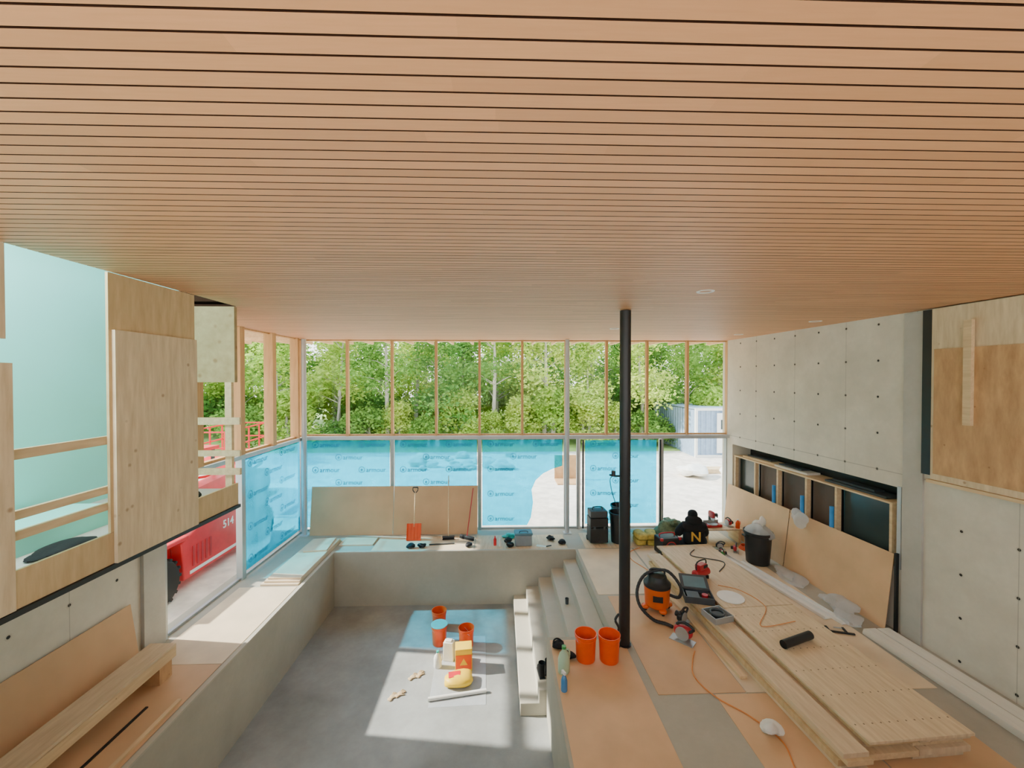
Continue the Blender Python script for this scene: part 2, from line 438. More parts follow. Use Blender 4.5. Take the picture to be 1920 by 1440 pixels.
for a, b in zip(ys[:-1], ys[1:]): win(a, b, 2.5, CZ, TIMB, 'l', fw=.07, dp=.2, label='tall clear side window bay with thick timber mullions')
win(10.39, BACK-.08, 2.5, CZ, TIMB, 'l', fw=.03, label='narrow clear side window bay at the corner')
win(6.27, 8.2, 0, 2.42, ALU, 'l', fw=.06, label='lower clear side window looking out on red machinery')
win(8.2, BACK-.08, 0, 2.42, ALU, 'l', fw=.06, label='lower side window bay covered with blue film')
L(MB().bb(XL-.15, 6.2, BACK-.16, BACK-.02, 2.42, 2.5, STEEL).build('trim_5'), 'grey steel transom along the glazed wall', 'trim', kind='structure')
L(MB().bb(XL-.12, XL+.09, 6.27, BACK-.17, 2.42, 2.5, STEEL).build('trim_6'), 'grey steel transom along the side glazing', 'trim', kind='structure')
for (x, yy, r) in ((-4.98, 10.45, .06), (1.74, 10.42, .055)):
    cc = thing('steel_column', 'slender pale grey steel column beside the glazed wall', 'column', (x, yy, 0), group='pale steel columns')
    MB().cyl((0, 0, 2.505), r, 5.0, STEEL, seg=24).build('shaft', cc)
    MB().box((0, 0, .01), (.2, .2, .02), STEEL).build('base_plate', cc)
bc = thing('black_column', 'round black steel column standing on the deck', 'column', (1.87, 6.0, 0))
MB().cyl((0, 0, 2.51), .082, 5.0, BLACK, seg=32).build('shaft', bc)
MB().cyl((0, 0, .008), .1, .016, BLACK, seg=32).build('base_plate', bc)
tp = MB().tube(spline([(-.09, -.03, 2.55), (-.18, -.06, 2.56), (-.25, -.07, 2.58)]), .014, BLACKP).cyl((-.19, -.06, 2.6), .03, .07, BLACKP).tube(spline([(-.2, -.06, 2.56), (-.24, -.06, 2.5), (-.2, -.04, 2.3), (-.1, -.03, 2.0)]), .006, BLACKP)
tp.build('conduit_fitting', bc)
MB().tube(spline([(-.10, -.06, .5), (-.16, -.08, .42), (-.11, -.08, .3), (-.14, -.1, .18), (-.1, -.08, .02)]), .018, BLACKP).build('hose_stub', bc)
for (x, yy) in ((2.4, 4.68), (2.33, 8.2), (5.6, 7.05), (5.5, 9.2)):
    d = MB().lathe([(.062, .012), (.068, -.002), (.095, -.006), (.1, 0), (.1, .004)], (0, 0, 0), WHITE, 28)
    o = d.build('downlight', loc=(x, yy, CZ-.001)); L(o, 'small round recessed ceiling light with white trim', 'ceiling light', 'recessed ceiling lights')
    MB().lathe([(.062, 0), (.001, 0)], (0, 0, .008), LENS, 24).build('lens', o)

# ------------------------------------------------------------------ mezzanine guard
XM = -3.7
def board(name, label, cat, x0, x1, y0, y1, z0, z1, m, group=None, bevel=0, rot=(0, 0, 0)):
    o = MB().bb(-(x1-x0)/2, (x1-x0)/2, -(y1-y0)/2, (y1-y0)/2, 0, z1-z0, m).build(name, loc=((x0+x1)/2, (y0+y1)/2, z0), bevel=bevel, rot=rot)
    return L(o, label, cat, group)
board('plywood_sheet', 'knotty pale plywood sheet closing the mezzanine edge', 'plywood', XM-.019, XM+.015, 4.0, 5.05, 2.22, 4.47, PLY)
board('plywood_sheet', 'plain plywood sheet under the ceiling edge', 'plywood', XM-.045, XM-.02, 3.97, 5.06, 2.525, 5.015, PLY2)
board('plywood_sheet', 'narrow plywood offcut under the ceiling edge', 'plywood', XM-.04, XM-.01, 2.3, 3.16, 4.3, 5.018, PLY)
board('plywood_sheet', 'plywood guard sheet at the mezzanine edge', 'plywood', XM-.04, XM-.01, 2.3, 3.2, 2.22, 4.12, PLY)
board('plywood_skirt', 'long plywood band along the mezzanine floor edge', 'plywood', XM-.05, XM-.022, 3.21, 5.86, 2.22, 2.52, PLY2)
board('plywood_header', 'dark plywood header sheet under the ceiling', 'plywood', -5.1, -3.72, 5.80, 5.86, 3.95, 5.01, PLYD)
for z0, z1 in ((3.37, 3.45), (2.90, 2.97), (2.74, 2.81)):
    board('guard_rail', 'rough lumber guard rail spanning the mezzanine opening', 'guard rail', XM-.095, XM-.055, 3.05, 4.1, z0, z1, LUM, 'lumber guard rails')
for z0, z1 in ((3.36, 3.46), (2.92, 3.0), (2.66, 2.75)):
    board('guard_rail', 'rough lumber guard rail across the mezzanine end', 'guard rail', -5.0, -3.62, 5.74, 5.78, z0, z1, LUM, 'lumber guard rails')
board('guard_post', 'upright lumber post holding guard rails', 'post', -3.85, -3.76, 5.785, 5.84, 2.44, 3.95, LUM)
board('insulation_board', 'pale board with film light tint in its colour lying on mezzanine floor', 'board', -5.05, -4.2, 2.6, 4.6, 2.44, 2.62, TEAL)
L(MB().blob((0, 0, .03), (.3, .5, .06), BLACKF, 5, .2).build('tarp_heap', loc=(-3.98, 3.75, 2.44)), 'crumpled black tarp on the mezzanine floor', 'tarp')
L(MB().blob((0, 0, .05), (.4, .3, .1), BLACKF, 8, .2).build('tarp_heap', loc=(-4.05, 5.3, 2.44)), 'crumpled black tarp on the mezzanine floor', 'tarp')

# ------------------------------------------------------------------ right wall attachments
def rbox(name, label, cat, y0, y1, z0, z1, off0, off1, m, **k):
    yc = (y0+y1)/2; oc = (off0+off1)/2
    o = MB().box((0, 0, (z1-z0)/2), (abs(off1-off0), y1-y0, z1-z0), m).build(name, loc=(rwx(yc, oc), yc, z0), rot=(0, 0, RA))
    return L(o, label, cat, **k)
rbox('trim_7', 'pale grey flat steel column set on the concrete wall', 'trim', 5.83, 6.12, 0, 5.0, 0, .03, CONC, kind='structure')
rbox('trim_8', 'black vertical steel channel on the wall', 'trim', 5.68, 5.81, 2.6, 5.0, 0, .08, BLACK, kind='structure')
rbox('plywood_cover', 'large pale plywood cover fixed over a wall opening', 'plywood', 2.6, 5.67, 2.55, 5.0, 0, .1, PLY)
rbox('plywood_cover', 'stained brown plywood sheet screwed over the cover', 'plywood', 2.7, 5.62, 2.64, 4.42, .102, .12, PLYB)
rbox('lumber_stud', 'short upright lumber stud on the plywood cover', 'lumber', 5.14, 5.23, 3.38, 4.78, .121, .17, LUM)
rbox('lumber_ledge', 'thin lumber ledge beneath the plywood cover', 'lumber', 2.6, 5.7, 2.5, 2.545, 0, .13, LUM)
nc = thing('niche_cabinet', 'unfinished wood-framed cabinet with dark panes in the wall niche', 'cabinet', (rwx(8.35), 8.35, 1.01), RA)
def nb(name, m_): return m_.build(name, nc)
nb('top_shelf', MB().box((.24, 0, .98), (.46, 4.1, .03), LUM))
nb('bottom_shelf', MB().box((.24, 0, .02), (.46, 4.1, .04), LUM))
nb('back_panel', MB().box((.4, 0, .5), (.02, 4.0, .92), BLACK))
for yy in (-2.02, -1.0, -.3, .5, 1.25, 2.02):
    nb('divider', MB().box((.06, yy, .5), (.09, .045, .92), LUM))
for a, b, mm in ((-2.02, -1.0, DARKG), (-1.0, -.3, BROWND), (-.3, .5, BROWND), (.5, 1.25, BROWND), (1.25, 2.02, DARKG)):
    nb('dark_pane', MB().box((.16, (a+b)/2, .5), (.01, b-a-.05, .9), mm))
for yy in (-1.0, -.3, .5):
    o = MB().cyl((0, 0, .19), .035, .38, BLUEF).build('foam_tube', loc=(rwx(8.35+yy, .06), 8.35+yy, 1.235)); L(o, 'blue foam tube strapped at the cabinet divider', 'foam tube', 'blue foam tubes')
for i, (yy, l, m_) in enumerate(((7.1, 1.2, DGREY), (8.6, .9, WPLANK), (9.6, 1.1, LUM))):
    o = MB().box((0, 0, .02), (.3, l, .04), m_).box((.03, .1, .055), (.2, l*.7, .03), DGREY).build('offcut_stack', loc=(rwx(yy, -.25), yy, 2.006), rot=(0, 0, RA+.03*i)); L(o, 'offcuts lying on top of the niche cabinet', 'offcuts', 'offcuts on the cabinet')
rbox('trim_9', 'grey metal end jamb of the niche', 'trim', 6.14, 6.2, 1.0, 2.3, .0, .025, STEEL, kind='structure')
for (y0, y1) in ((6.22, 8.40), (8.41, 10.58)):
    yc = (y0+y1)/2
    o = MB().box((0, 0, .61), (.008, y1-y0-.01, 1.22), HARD).build('hardboard_sheet', loc=(rwx(yc, .17), yc, .001), rot=(0, .12, RA)); L(o, 'tan hardboard sheet leaning against the concrete wall', 'hardboard', 'leaning hardboard sheets')
rbox('black_strip', 'thin black upright strip at the sheet end', 'strip', 6.15, 6.18, 0, 1.25, .031, .08, BLACK)

# ------------------------------------------------------------------ back & left sheets
for (x0, x1) in ((-4.85, -2.75), (-2.74, -.58)):
    o = MB().box((0, 0, .61), (x1-x0, .008, 1.22), HARD3).build('hardboard_sheet', loc=((x0+x1)/2, 10.42, .001), rot=(-.13, 0, 0)); L(o, 'brown hardboard sheet leaning against the film-covered glass', 'hardboard', 'leaning hardboard sheets')
def film(name, pts, M, label, logos):
    m = MB(); m.add([(x, z, 0) for x, z in pts], [tuple(range(len(pts)))], FILM, M)
    o = m.build(name, smooth=False); L(o, label, 'protective film', 'blue window films')
    for (x, z) in logos:
        p = MB()
        p.text('armour', .17, Matrix.Translation((.14, 0, 0)), PRINT, .0004, 0.001)
        r = MB().ring((0, 0, 0), .075, .007, PRINT, 24); p.add(r.v, r.f, PRINT, Matrix.Translation((-.23, 0.01, 0)) @ Matrix.Diagonal((1, 1, .05, 1)))
        p.text('e', .13, Matrix.Translation((-.23, .01, 0)), PRINT, .0004, .002)
        q = p.build('printed_logo', o, smooth=False); q.matrix_local = M @ Matrix.Translation((x, z, .006))
    return o
MBK = Matrix.Translation((0, BACK-.012, 0)) @ Matrix.Rotation(pi/2, 4, 'X')
rows = (2.26, 1.93, 1.60, 1.27, .94, .61, .28)
def lg(x0, x1, zmin=0):
    o = []
    for i, z in enumerate(rows):
        if z < zmin: continue
        xx = x0+.45+(.6 if i % 2 else 0)
        while xx < x1-.40: o.append((xx, z)); xx += 1.2
    return o
film('blue_film', [(-5.05, .1), (-2.9, .1), (-2.9, 2.38), (-5.05, 2.38)], MBK, 'translucent blue protective film with printed logos on glass', lg(-5.05, -2.9, 1.2))
film('blue_film', [(-2.77, .1), (-.61, .1), (-.61, 2.38), (-2.77, 2.38)], MBK, 'translucent blue protective film with printed logos on glass', lg(-2.77, -.61, 1.2))
cut = [(-.47, .1), (.72, .1), (.82, .3), (.88, .7), (.84, 1.05), (.95, 1.3), (1.15, 1.48), (1.4, 1.6), (1.66, 1.68), (1.66, 2.38), (-.47, 2.38)]
film('blue_film', cut, MBK, 'blue protective film with a torn-away lower corner', [p for p in lg(-.47, 1.66) if not (p[0] > .4 and p[1] < 1.7)])
film('blue_film', [(2.27, .12), (4.2, .12), (4.2, 2.36), (2.27, 2.36)], MBK, 'blue protective film on the glass door panel', lg(2.27, 4.2))
MLF = Matrix.Translation((XL-.03, 0, 0)) @ Matrix.Rotation(pi/2, 4, 'Z') @ Matrix.Rotation(pi/2, 4, 'X')
film('blue_film', [(8.28, .1), (10.58, .1), (10.58, 2.38), (8.28, 2.38)], MLF, 'translucent blue protective film on the side glass', lg(8.28, 10.58))
for x in (2.2, 4.27):
    board('door_stile', 'dark edged stile of the glass door', 'door frame', x-.02, x+.02, BACK-.12, BACK-.075, .03, 2.38, BLACK, 'door stiles')

# ------------------------------------------------------------------ floor sheets
def fs(label, x0, x1, y0, y1, m, z=0, t=.006, rz=0, name='hardboard_sheet', cat='hardboard', grp='floor protection sheets'):
    return L(MB().box((0, 0, t/2), (x1-x0, y1-y0, t), m).build(name, loc=((x0+x1)/2, (y0+y1)/2, z), rot=(0, 0, rz)), label, cat, grp)
fs('tan hardboard floor protection beside the pool edge', .76, 1.88, 3.7, 6.12, HARD)
fs('tan hardboard floor protection beside the pool edge', .76, 1.88, 1.2, 3.69, HARD)
fs('tan hardboard sheet lying loose on the deck', 1.99, 3.12, 5.02, 7.35, HARD3, z=.0, rz=.01)
fs('tan hardboard floor protection under the planks', 2.72, 4.0, 2.0, 5.0, HARD)
fs('tan hardboard floor protection beside the planks', 4.02, 5.3, 2.0, 5.0, HARD3)
fs('pale plywood floor protection', 1.82, 3.1, 7.4, 9.4, HARD2)
fs('pale plywood floor protection', 3.14, 4.4, 5.02, 9.4, HARD2)
fs('pale plywood floor protection', 4.42, 5.65, 5.02, 9.4, HARD2)
fs('pale plywood floor protection near the glazing', -.6, 1.6, 9.45, 10.3, PLYF)
fs('pale plywood floor protection near the glazing', 2.02, 5.7, 9.45, 10.4, PLYF)
fs('pale plywood floor protection near the glazing', -3.0, -.62, 9.45, 10.25, HARD2)
fs('pale hardboard sheet beside the pool', -4.98, -3.9, 5.75, 7.85, HARD2)
fs('tan hardboard sheet beside the pool', -4.98, -3.9, 3.3, 5.74, HARD3)
fs('tan hardboard sheet beside the pool', -4.98, -3.9, .8, 3.29, HARD3)
for i in range(3):
    fs('pale board in a stack beside the pool', -4.62+.04*i, -3.9, 7.9+.06*i, 10.05-.05*i, HARD2, z=.035*i, t=.034, name='stacked_board', cat='board', grp='boards stacked beside the pool')
fs('pale board lying near the corner of glazing', -3.85, -3.05, 9.75, 10.2, HARD2, z=.0, t=.03, name='loose_board', cat='board')
fs('pale board lying flat on the stack by the glazing', -4.45, -3.95, 9.2, 9.9, HARD2, z=.106, t=.03, name='loose_board', cat='board', rz=.1)

# ------------------------------------------------------------------ left near items
o = MB().box((0, 0, .45), (.008, 3.2, .9), HARD3).build('hardboard_sheet', loc=(-4.96, 4.1, .001), rot=(0, -.15, 0)); L(o, 'tan hardboard sheet leaning against the pale concrete wall', 'hardboard', 'leaning hardboard sheets')
bm = thing('box_beam', 'long pale laminated beam resting on blocks', 'beam', (-4.56, 4.0, .006), .01)
MB().box((0, 0, .38), (.34, 3.2, .04), PLYF).box((-.15, 0, .3), (.04, 3.2, .14), LUM).box((.15, 0, .3), (.04, 3.2, .14), LUM).build('beam', bm)
MB().box((0, 1.45, .115), (.3, .2, .23), PLYB).build('block', bm)
MB().box((0, -1.2, .115), (.3, .2, .23), PLYB).build('block', bm)
board('lumber_strip', 'thin pale wood strip lying along the pool edge', 'lumber', -4.0, -3.95, 3.4, 5.1, .006, .03, LUM)
board('black_strip', 'thin black strip standing in for the shadow beside the beam', 'strip', -4.3, -4.27, 3.5, 5.0, .006, .02, BLACK)  # black strip laid down as the beam's shadow

# ------------------------------------------------------------------ planks & sheets on the right
PR = .06
def rotp(x, y):
    dx, dy = x-4.2, y-6.4
    return (4.2+dx*math.cos(PR)-dy*math.sin(PR), 6.4+dx*math.sin(PR)+dy*math.cos(PR))
def pl(label, x0, x1, y0, y1, z0, z1, m, name='plywood_sheet', cat='plywood', grp='stacked plywood sheets'):
    cx, cy = rotp((x0+x1)/2, (y0+y1)/2)
    return L(MB().box((0, 0, (z1-z0)/2), (x1-x0, y1-y0, z1-z0), m).build(name, loc=(cx, cy, z0), rot=(0, 0, PR), bevel=.003), label, cat, grp)
def holesply():
    c = hexl('#dfcaa6'); m, n = nt('plywood_nailed')
    v = N(n, 'ShaderNodeTexCoord').outputs['Object']; sp = N(n, 'ShaderNodeSeparateXYZ'); n.links.new(v, sp.inputs[0])
    f = sharpen(n, noise(n, v, 3, 6, (7, .8, 1), .6), .3, .7)
    col = mixc(n, f, sc((c[0], c[1]*.94, c[2]*.88), .84), sc(c, 1.08))
    a = mathn(n, 'MULTIPLY', mathn(n, 'SUBTRACT', mathn(n, 'FRACT', mathn(n, 'DIVIDE', sp.outputs[0], .1)), .5), .1)
    b = mathn(n, 'MULTIPLY', mathn(n, 'SUBTRACT', mathn(n, 'FRACT', mathn(n, 'DIVIDE', sp.outputs[1], .4)), .5), .4)
    d = mathn(n, 'SQRT', mathn(n, 'ADD', mathn(n, 'MULTIPLY', a, a), mathn(n, 'MULTIPLY', b, b)))
    h = mathn(n, 'LESS_THAN', d, .009)
    col = mixc(n, mathn(n, 'MULTIPLY', h, .85), col, (.1, .06, .03))
    finish(n, col, .65); return m
PLYN = holesply()
pl('plywood sheet with rows of nail holes on the stack', 3.62, 4.82, 4.0, 6.42, .265, .295, PLYN)
pl('pale plywood sheet on the long stack', 3.62, 4.82, 6.44, 8.88, .265, .295, PLYF)
for i, (dx, dy, mm) in enumerate(((.03, .05, PLY2), (-.01, .12, PLYF), (.02, .03, LUM), (-.02, .1, PLY2))):
    z0 = .006+.065*(3-i); z1 = z0+.0635
    pl('thick plank layer low in the long stack', 3.62+dx, 4.2+dx-.005, 4.0+dy, 8.75-dy, z0, z1, mm, 'thick_plank', 'lumber', 'planks under the stack')
    pl('thick plank layer low in the long stack', 4.2+dx+.005, 4.8+dx, 4.02+dy*.5, 8.8-dy, z0, z1, LUM if mm is PLYF else PLYF, 'thick_plank', 'lumber', 'planks under the stack')
pl('long laminated plank beside the plywood stack', 3.28, 3.56, 3.95, 8.6, .2, .25, PLYF, 'laminated_plank', 'lumber', 'laminated planks')
pl('long laminated plank beside the plywood stack', 3.30, 3.58, 3.92, 8.4, .145, .199, LUM, 'laminated_plank', 'lumber', 'laminated planks')
pl('long laminated plank beside the plywood stack', 3.27, 3.55, 4.0, 8.5, .076, .144, PLY2, 'laminated_plank', 'lumber', 'laminated planks')
pl('long laminated plank beside the plywood stack', 3.30, 3.57, 3.96, 8.5, .006, .075, PLYF, 'laminated_plank', 'lumber', 'laminated planks')
pl('narrow lumber plank lying on the deck', 3.12, 3.22, 5.3, 8.3, .007, .047, LUM, 'lumber_plank', 'lumber', 'loose lumber planks')
for (x, y, l, w_, rz) in ((5.22, 7.85, 2.7, .14, .17), (5.42, 7.5, 2.3, .12, .16)):
    m = MB().box((0, 0, .008), (w_, l, .012), WHITE).box((-w_/2, 0, .025), (.006, l, .045), WHITE).box((w_/2, 0, .025), (.006, l, .045), WHITE)
    L(m.build('metal_channel', loc=(x, y, .007), rot=(0, 0, rz)), 'long white metal channel lying on the deck', 'metal channel', 'white metal channels')
for i in range(3):
    for j in range(2):
        L(MB().box((0, 0, .018), (.2, 2.9-.15*i, .034), WPLANK).build('white_plank', loc=(5.85+.22*j-.02*i, 4.7+.05*i, .001+.037*i), rot=(0, 0, RA)), 'long white trim plank stacked along the concrete wall', 'plank', 'white planks along the wall')

# ------------------------------------------------------------------ items
def bucket(loc, label, rz=0, lid=False, s=1.0):
    b = thing('bucket', label, 'bucket', loc, rz, 'orange buckets')
    prof = [(.001, 0), (.128, 0), (.133, .01), (.145, .30), (.151, .302), (.151, .315), (.147, .317), (.148, .335), (.154, .337), (.154, .350), (.149, .352), (.150, .362), (.157, .364), (.157, .372), (.147, .372), (.143, .30), (.128, .02), (.001, .018)]
    MB().lathe(prof, (0, 0, 0), ORANGE, 32).build('body', b)
    MB().tube([(.156*math.cos(a), .03+.11*math.sin(a)*-1, .33-.11*math.sin(a)) for a in [pi*i/12 for i in range(13)]], .003, ALU, 6).build('handle', b)
    if lid: MB().lathe([(.001, .0), (.16, 0), (.163, .012), (.001, .016)], (0, 0, .373), TEALP, 28).build('lid', b)
    return b
PZ = -1.23
bucket((1.22, 5.70, .006), 'open orange plastic bucket beside the black column', .4)
bucket((1.55, 5.67, .006), 'open orange plastic bucket beside the black column', -.6)
bucket((-1.28, 8.5, PZ), 'open orange bucket on the pool floor at the back', .2)
bucket((-1.2, 7.98, PZ+.005), 'orange bucket with turquoise lid on the pool floor', .9, True)
bucket((-.66, 7.88, PZ+.005), 'open orange bucket on the pool floor by the box', 2)
sh = MB().box((0, 0, .002), (.92, 1.75, .003), CLEARPL).build('plastic_sheet', loc=(-.72, 7.3, PZ+.001), rot=(0, 0, .04)); L(sh, 'clear plastic drop sheet under supplies on the pool floor', 'plastic sheet')
ro = MB().cyl((0, 0, .03), .03, .95, WHITE, rot=(0, pi/2, 0)).build('plastic_roll', loc=(-.7, 6.62, PZ+.004), rot=(0, 0, .17)); L(ro, 'thin white roll at the end of the plastic sheet', 'roll')
bx = thing('product_box', 'tall yellow and orange cardboard box of pool supplies', 'box', (-.66, 7.3, PZ+.005), .1)
MB().box((0, 0, .2), (.3, .24, .4), YEL).build('carton', bx, bevel=.006)
MB().box((0, -.1215, .17), (.28, .002, .26), ORANGE).box((.1515, 0, .17), (.002, .22, .26), ORANGE).build('printed_panel', bx)
MB().prism([(-.07, -.06), (.07, -.06), (0, .06)], .001, YEL, Matrix.Translation((0, -.123, .18)) @ Matrix.Rotation(pi/2, 4, 'X')).build('printed_mark', bx)
bx = MB().box((0, 0, .17), (.2, .14, .34), CLOTHW, top=.92).box((0, 0, .35), (.12, .09, .03), CLOTHW).build('white_carton', loc=(-.95, 7.52, PZ+.005), rot=(0, 0, -.2), bevel=.01); L(bx, 'white carton standing beside the yellow box', 'carton')
def jug(loc, m, cap, label, s=1, rz=0):
    j = thing('jug', label, 'jug', loc, rz)
    MB().lathe([(.001, 0), (.07*s, 0), (.076*s, .01*s), (.076*s, .17*s), (.06*s, .22*s), (.025*s, .26*s), (.022*s, .28*s), (.001, .28*s)], (0, 0, 0), m, 20, scl=(1, .8, 1)).build('body', j)
    MB().cyl((0, 0, .295*s), .026*s, .03*s, cap).build('cap', j)
    MB().tube(spline([(.05*s, 0, .25*s), (.085*s, 0, .22*s), (.09*s, 0, .15*s), (.074*s, 0, .12*s)]), .01*s, m).build('handle', j)
jug((-1.13, 7.32, PZ+.005), CLOTHW, TEALP, 'white plastic jug with turquoise cap on the drop sheet', .95)
jug((.87, 5.45, .006), pm('pale_green_plastic', '#b9d6b4', .3), GREEN, 'large pale green plastic jug on the deck', 1.15, .6)
yb = thing('yellow_bag', 'plump yellow bag of material lying on the drop sheet', 'bag', (-.72, 6.9, PZ+.005), .15)
MB().blob((0, 0, .085), (.5, .32, .17), YEL, 3, .08, .75).build('sack', yb)
MB().box((-.06, 0, .172), (.2, .14, .006), RED).build('printed_panel', yb)
def glove(loc, rz, label):
    m = MB().blob((0, 0, .015), (.1, .12, .03), GLOVE, 2, .05, .8)
    for i in range(4): m.tube(spline([(-.036+.024*i, .05, .015), (-.042+.028*i, .09, .02), (-.046+.031*i, .13-.01*abs(i-1.5), .012)], 3), [.011]*5+[.01, .007], GLOVE, 8)
    m.tube(spline([(.04, -.01, .015), (.07, .02, .018), (.085, .055, .014)], 3), .012, GLOVE)
    m.blob((0, -.08, .016), (.095, .07, .032), GLOVE, 4, .05, .7)
    o = L(m.build('work_glove', loc=loc, rot=(0, 0, rz)), label, 'glove', 'work gloves'); o.scale = (.8, .8, .8); return o
glove((-1.42, 7.14, PZ), -.3, 'beige work glove lying on the pool floor')
glove((-1.53, 7.08, PZ), -.6, 'beige work glove lying on the pool floor')
glove((-1.66, 6.70, PZ), -.7, 'beige work glove lying on the pool floor')
glove((-1.77, 6.64, PZ), -.4, 'beige work glove lying on the pool floor')
sb = thing('spray_bottle', 'clear blue spray bottle standing on the deck', 'bottle', (.82, 5.12, .006), .4)
MB().lathe([(.001, 0), (.04, 0), (.042, .01), (.042, .13), (.03, .17), (.014, .19), (.014, .21), (.001, .21)], (0, 0, 0), pm('blue_liquid', '#4f8fc4', .2), 18).build('bottle', sb)
MB().box((0, .01, .225), (.03, .07, .03), WHITE).box((0, .05, .2), (.012, .012, .05), WHITE, rot=(.4, 0, 0)).build('trigger', sb)
def boot(loc, rz):
    b = thing('boot', 'black rubber boot standing on a pool step', 'boot', loc, rz, 'black boots')
    MB().blob((0, .06, .045), (.1, .28, .09), RUBBER, 1, .03, .7).lathe([(.05, .03), (.048, .12), (.055, .24), (.05, .24), (.043, .13), (.01, .12)], (0, -.03, 0), RUBBER, 16).build('upper', b)
    MB().box((0, .05, .008), (.095, .27, .016), BLACK).build('sole', b, bevel=.006)
boot((.67, 6.5, -.82), .1); boot((.79, 6.56, -.82), -.2)
kp = MB().blob((0, 0, .04), (.2, .16, .08), BLACKF, 3, .15).ring((0, 0, .06), .07, .012, BLACKF, rot=(.5, .2, 0)).build('knee_pad', loc=(.86, 5.95, .006)); L(kp, 'black knee pad lying at the deck corner', 'knee pad', 'knee pads')
kp = MB().blob((0, 0, .04), (.16, .2, .08), BLACKF, 6, .15).ring((0, 0, .06), .06, .012, BLACKF, rot=(.3, .4, 0)).build('knee_pad', loc=(.98, 5.72, .006), rot=(0, 0, .8)); L(kp, 'black knee pad lying on the deck', 'knee pad', 'knee pads')
cp = MB().lathe([(.001, 0), (.03, 0), (.038, .11), (.034, .11), (.027, .01), (.001, .01)], (0, 0, 0), DGREY, 18).build('cup', loc=(1.31, 7.85, -.41)); L(cp, 'dark cup standing on a pool step', 'cup')
sv = thing('shop_vacuum', 'orange and black wet-dry shop vacuum with hose', 'vacuum cleaner', (2.72, 6.9, .006), -.3)
MB().lathe([(.001, .07), (.17, .07), (.2, .1), (.215, .38), (.22, .40), (.22, .42), (.001, .42)], (0, 0, 0), ORNG2, 32).build('tank', sv)
MB().lathe([(.225, .42), (.228, .47), (.2, .50), (.17, .53), (.15, .60), (.10, .63), (.001, .635)], (0, 0, 0), BLACKP, 32).build('motor_head', sv)
MB().tube(spline([(-.12, 0, .58), (-.1, 0, .69), (.1, 0, .69), (.12, 0, .58)]), .016, BLACKP).build('handle', sv)
for a in (.4, 1.97, 3.54, 5.11):
    x, yv = .21*math.cos(a), .21*math.sin(a)
    MB().blob((x, yv, .075), (.13, .13, .07), ORNG2, 1, 0, .8).cyl((x, yv, .028), .028, .03, BLACKP, rot=(pi/2, 0, a)).build('caster', sv)
hp = spline([(.2, -.05, .3), (.34, -.12, .32), (.36, -.1, .5), (.15, .02, .68), (-.18, -.05, .62), (-.33, -.2, .42), (-.3, -.32, .2), (-.1, -.42, .05), (.1, -.46, .03), (.2, -.52, .03)], 10)
MB().tube(hp, [.025+.003*(i % 2) for i in range(len(hp))], BLACKP, 10).build('hose', sv)
MB().box((0, -.206, .27), (.16, .012, .1), BLACKP).build('badge', sv)
def circsaw(loc, rz, label, m=REDT, s=1):
    t = thing('power_saw', label, 'power tool', loc, rz, 'power tools')
    MB().box((0, 0, .006), (.14*s, .28*s, .008), ALU).build('base_plate', t)
    MB().cyl((-.02*s, 0, .09*s), .08*s, .008, ALU, seg=32, rot=(0, pi/2, 0)).build('blade', t)
    MB().blob((.03*s, 0, .1*s), (.1*s, .22*s, .14*s), m, 2, .04, .7).cyl((.08*s, -.02, .09*s), .045*s, .12*s, BLACKP, rot=(0, pi/2, 0)).build('motor', t)
    MB().tube(spline([(.0, -.08*s, .13*s), (0, -.13*s, .19*s), (0, -.02, .23*s), (0, .07*s, .18*s)]), .017*s, BLACKP).build('handle', t)
    return t
circsaw((2.78, 6.05, .007), .8, 'red and black power saw lying on the deck', s=1.25)
circsaw((3.0, 6.5, .007), 2.2, 'black hand power tool beside the vacuum', BLACKP)
cm = thing('air_compressor', 'small red portable air compressor on the planks', 'air compressor', (3.72, 7.35, .296), .5)
MB().lathe([(.001, -.2), (.05, -.195), (.075, -.17), (.075, .17), (.05, .195), (.001, .2)], (0, 0, .12), REDT, 20, rot=(0, pi/2, 0)).build('tank', cm)
MB().box((0, 0, .23), (.2, .12, .1), REDT).box((.05, 0, .24), (.12, .13, .06), BLACKP).build('motor', cm, bevel=.01)
MB().tube(spline([(-.14, 0, .19), (-.12, 0, .33), (.12, 0, .33), (.14, 0, .19)]), .012, BLACKP).build('handle', cm)
MB().box((-.12, 0, .03), (.03, .14, .06), RUBBER).box((.12, 0, .03), (.03, .14, .06), RUBBER).build('feet', cm)
tc = thing('tool_case', 'open dark teal-black tool case on the plank', 'tool case', (3.36, 6.75, .252), -.25)
MB().box((0, 0, .01), (.46, .34, .02), DGREY).box((-.225, 0, .06), (.012, .34, .1), DGREY).box((.225, 0, .06), (.012, .34, .1), DGREY).box((0, -.165, .06), (.46, .012, .1), DGREY).box((0, .165, .06), (.46, .012, .1), DGREY).build('tray', tc)
MB().box((0, 0, 0), (.46, .34, .025), DGREY).box((0, 0, .014), (.36, .24, .006), pm('case_inner', '#5a7a84', .5)).build('lid', tc, loc=(.0, .3, .14), rot=(.35, 0, 0))
MB().box((-.08, 0, .05), (.2, .2, .06), BLACKP).cyl((.12, .02, .05), .05, .06, REDT).build('contents', tc)
mb = thing('metal_box', 'open grey metal box with round insert on the plank', 'metal box', (3.40, 6.2, .252), .25)
MB().box((0, 0, .005), (.34, .3, .01), ALU).box((-.165, 0, .05), (.008, .3, .09), ALU).box((.165, 0, .05), (.008, .3, .09), ALU).box((0, -.147, .05), (.34, .008, .09), ALU).box((0, .147, .05), (.34, .008, .09), ALU).build('body', mb)
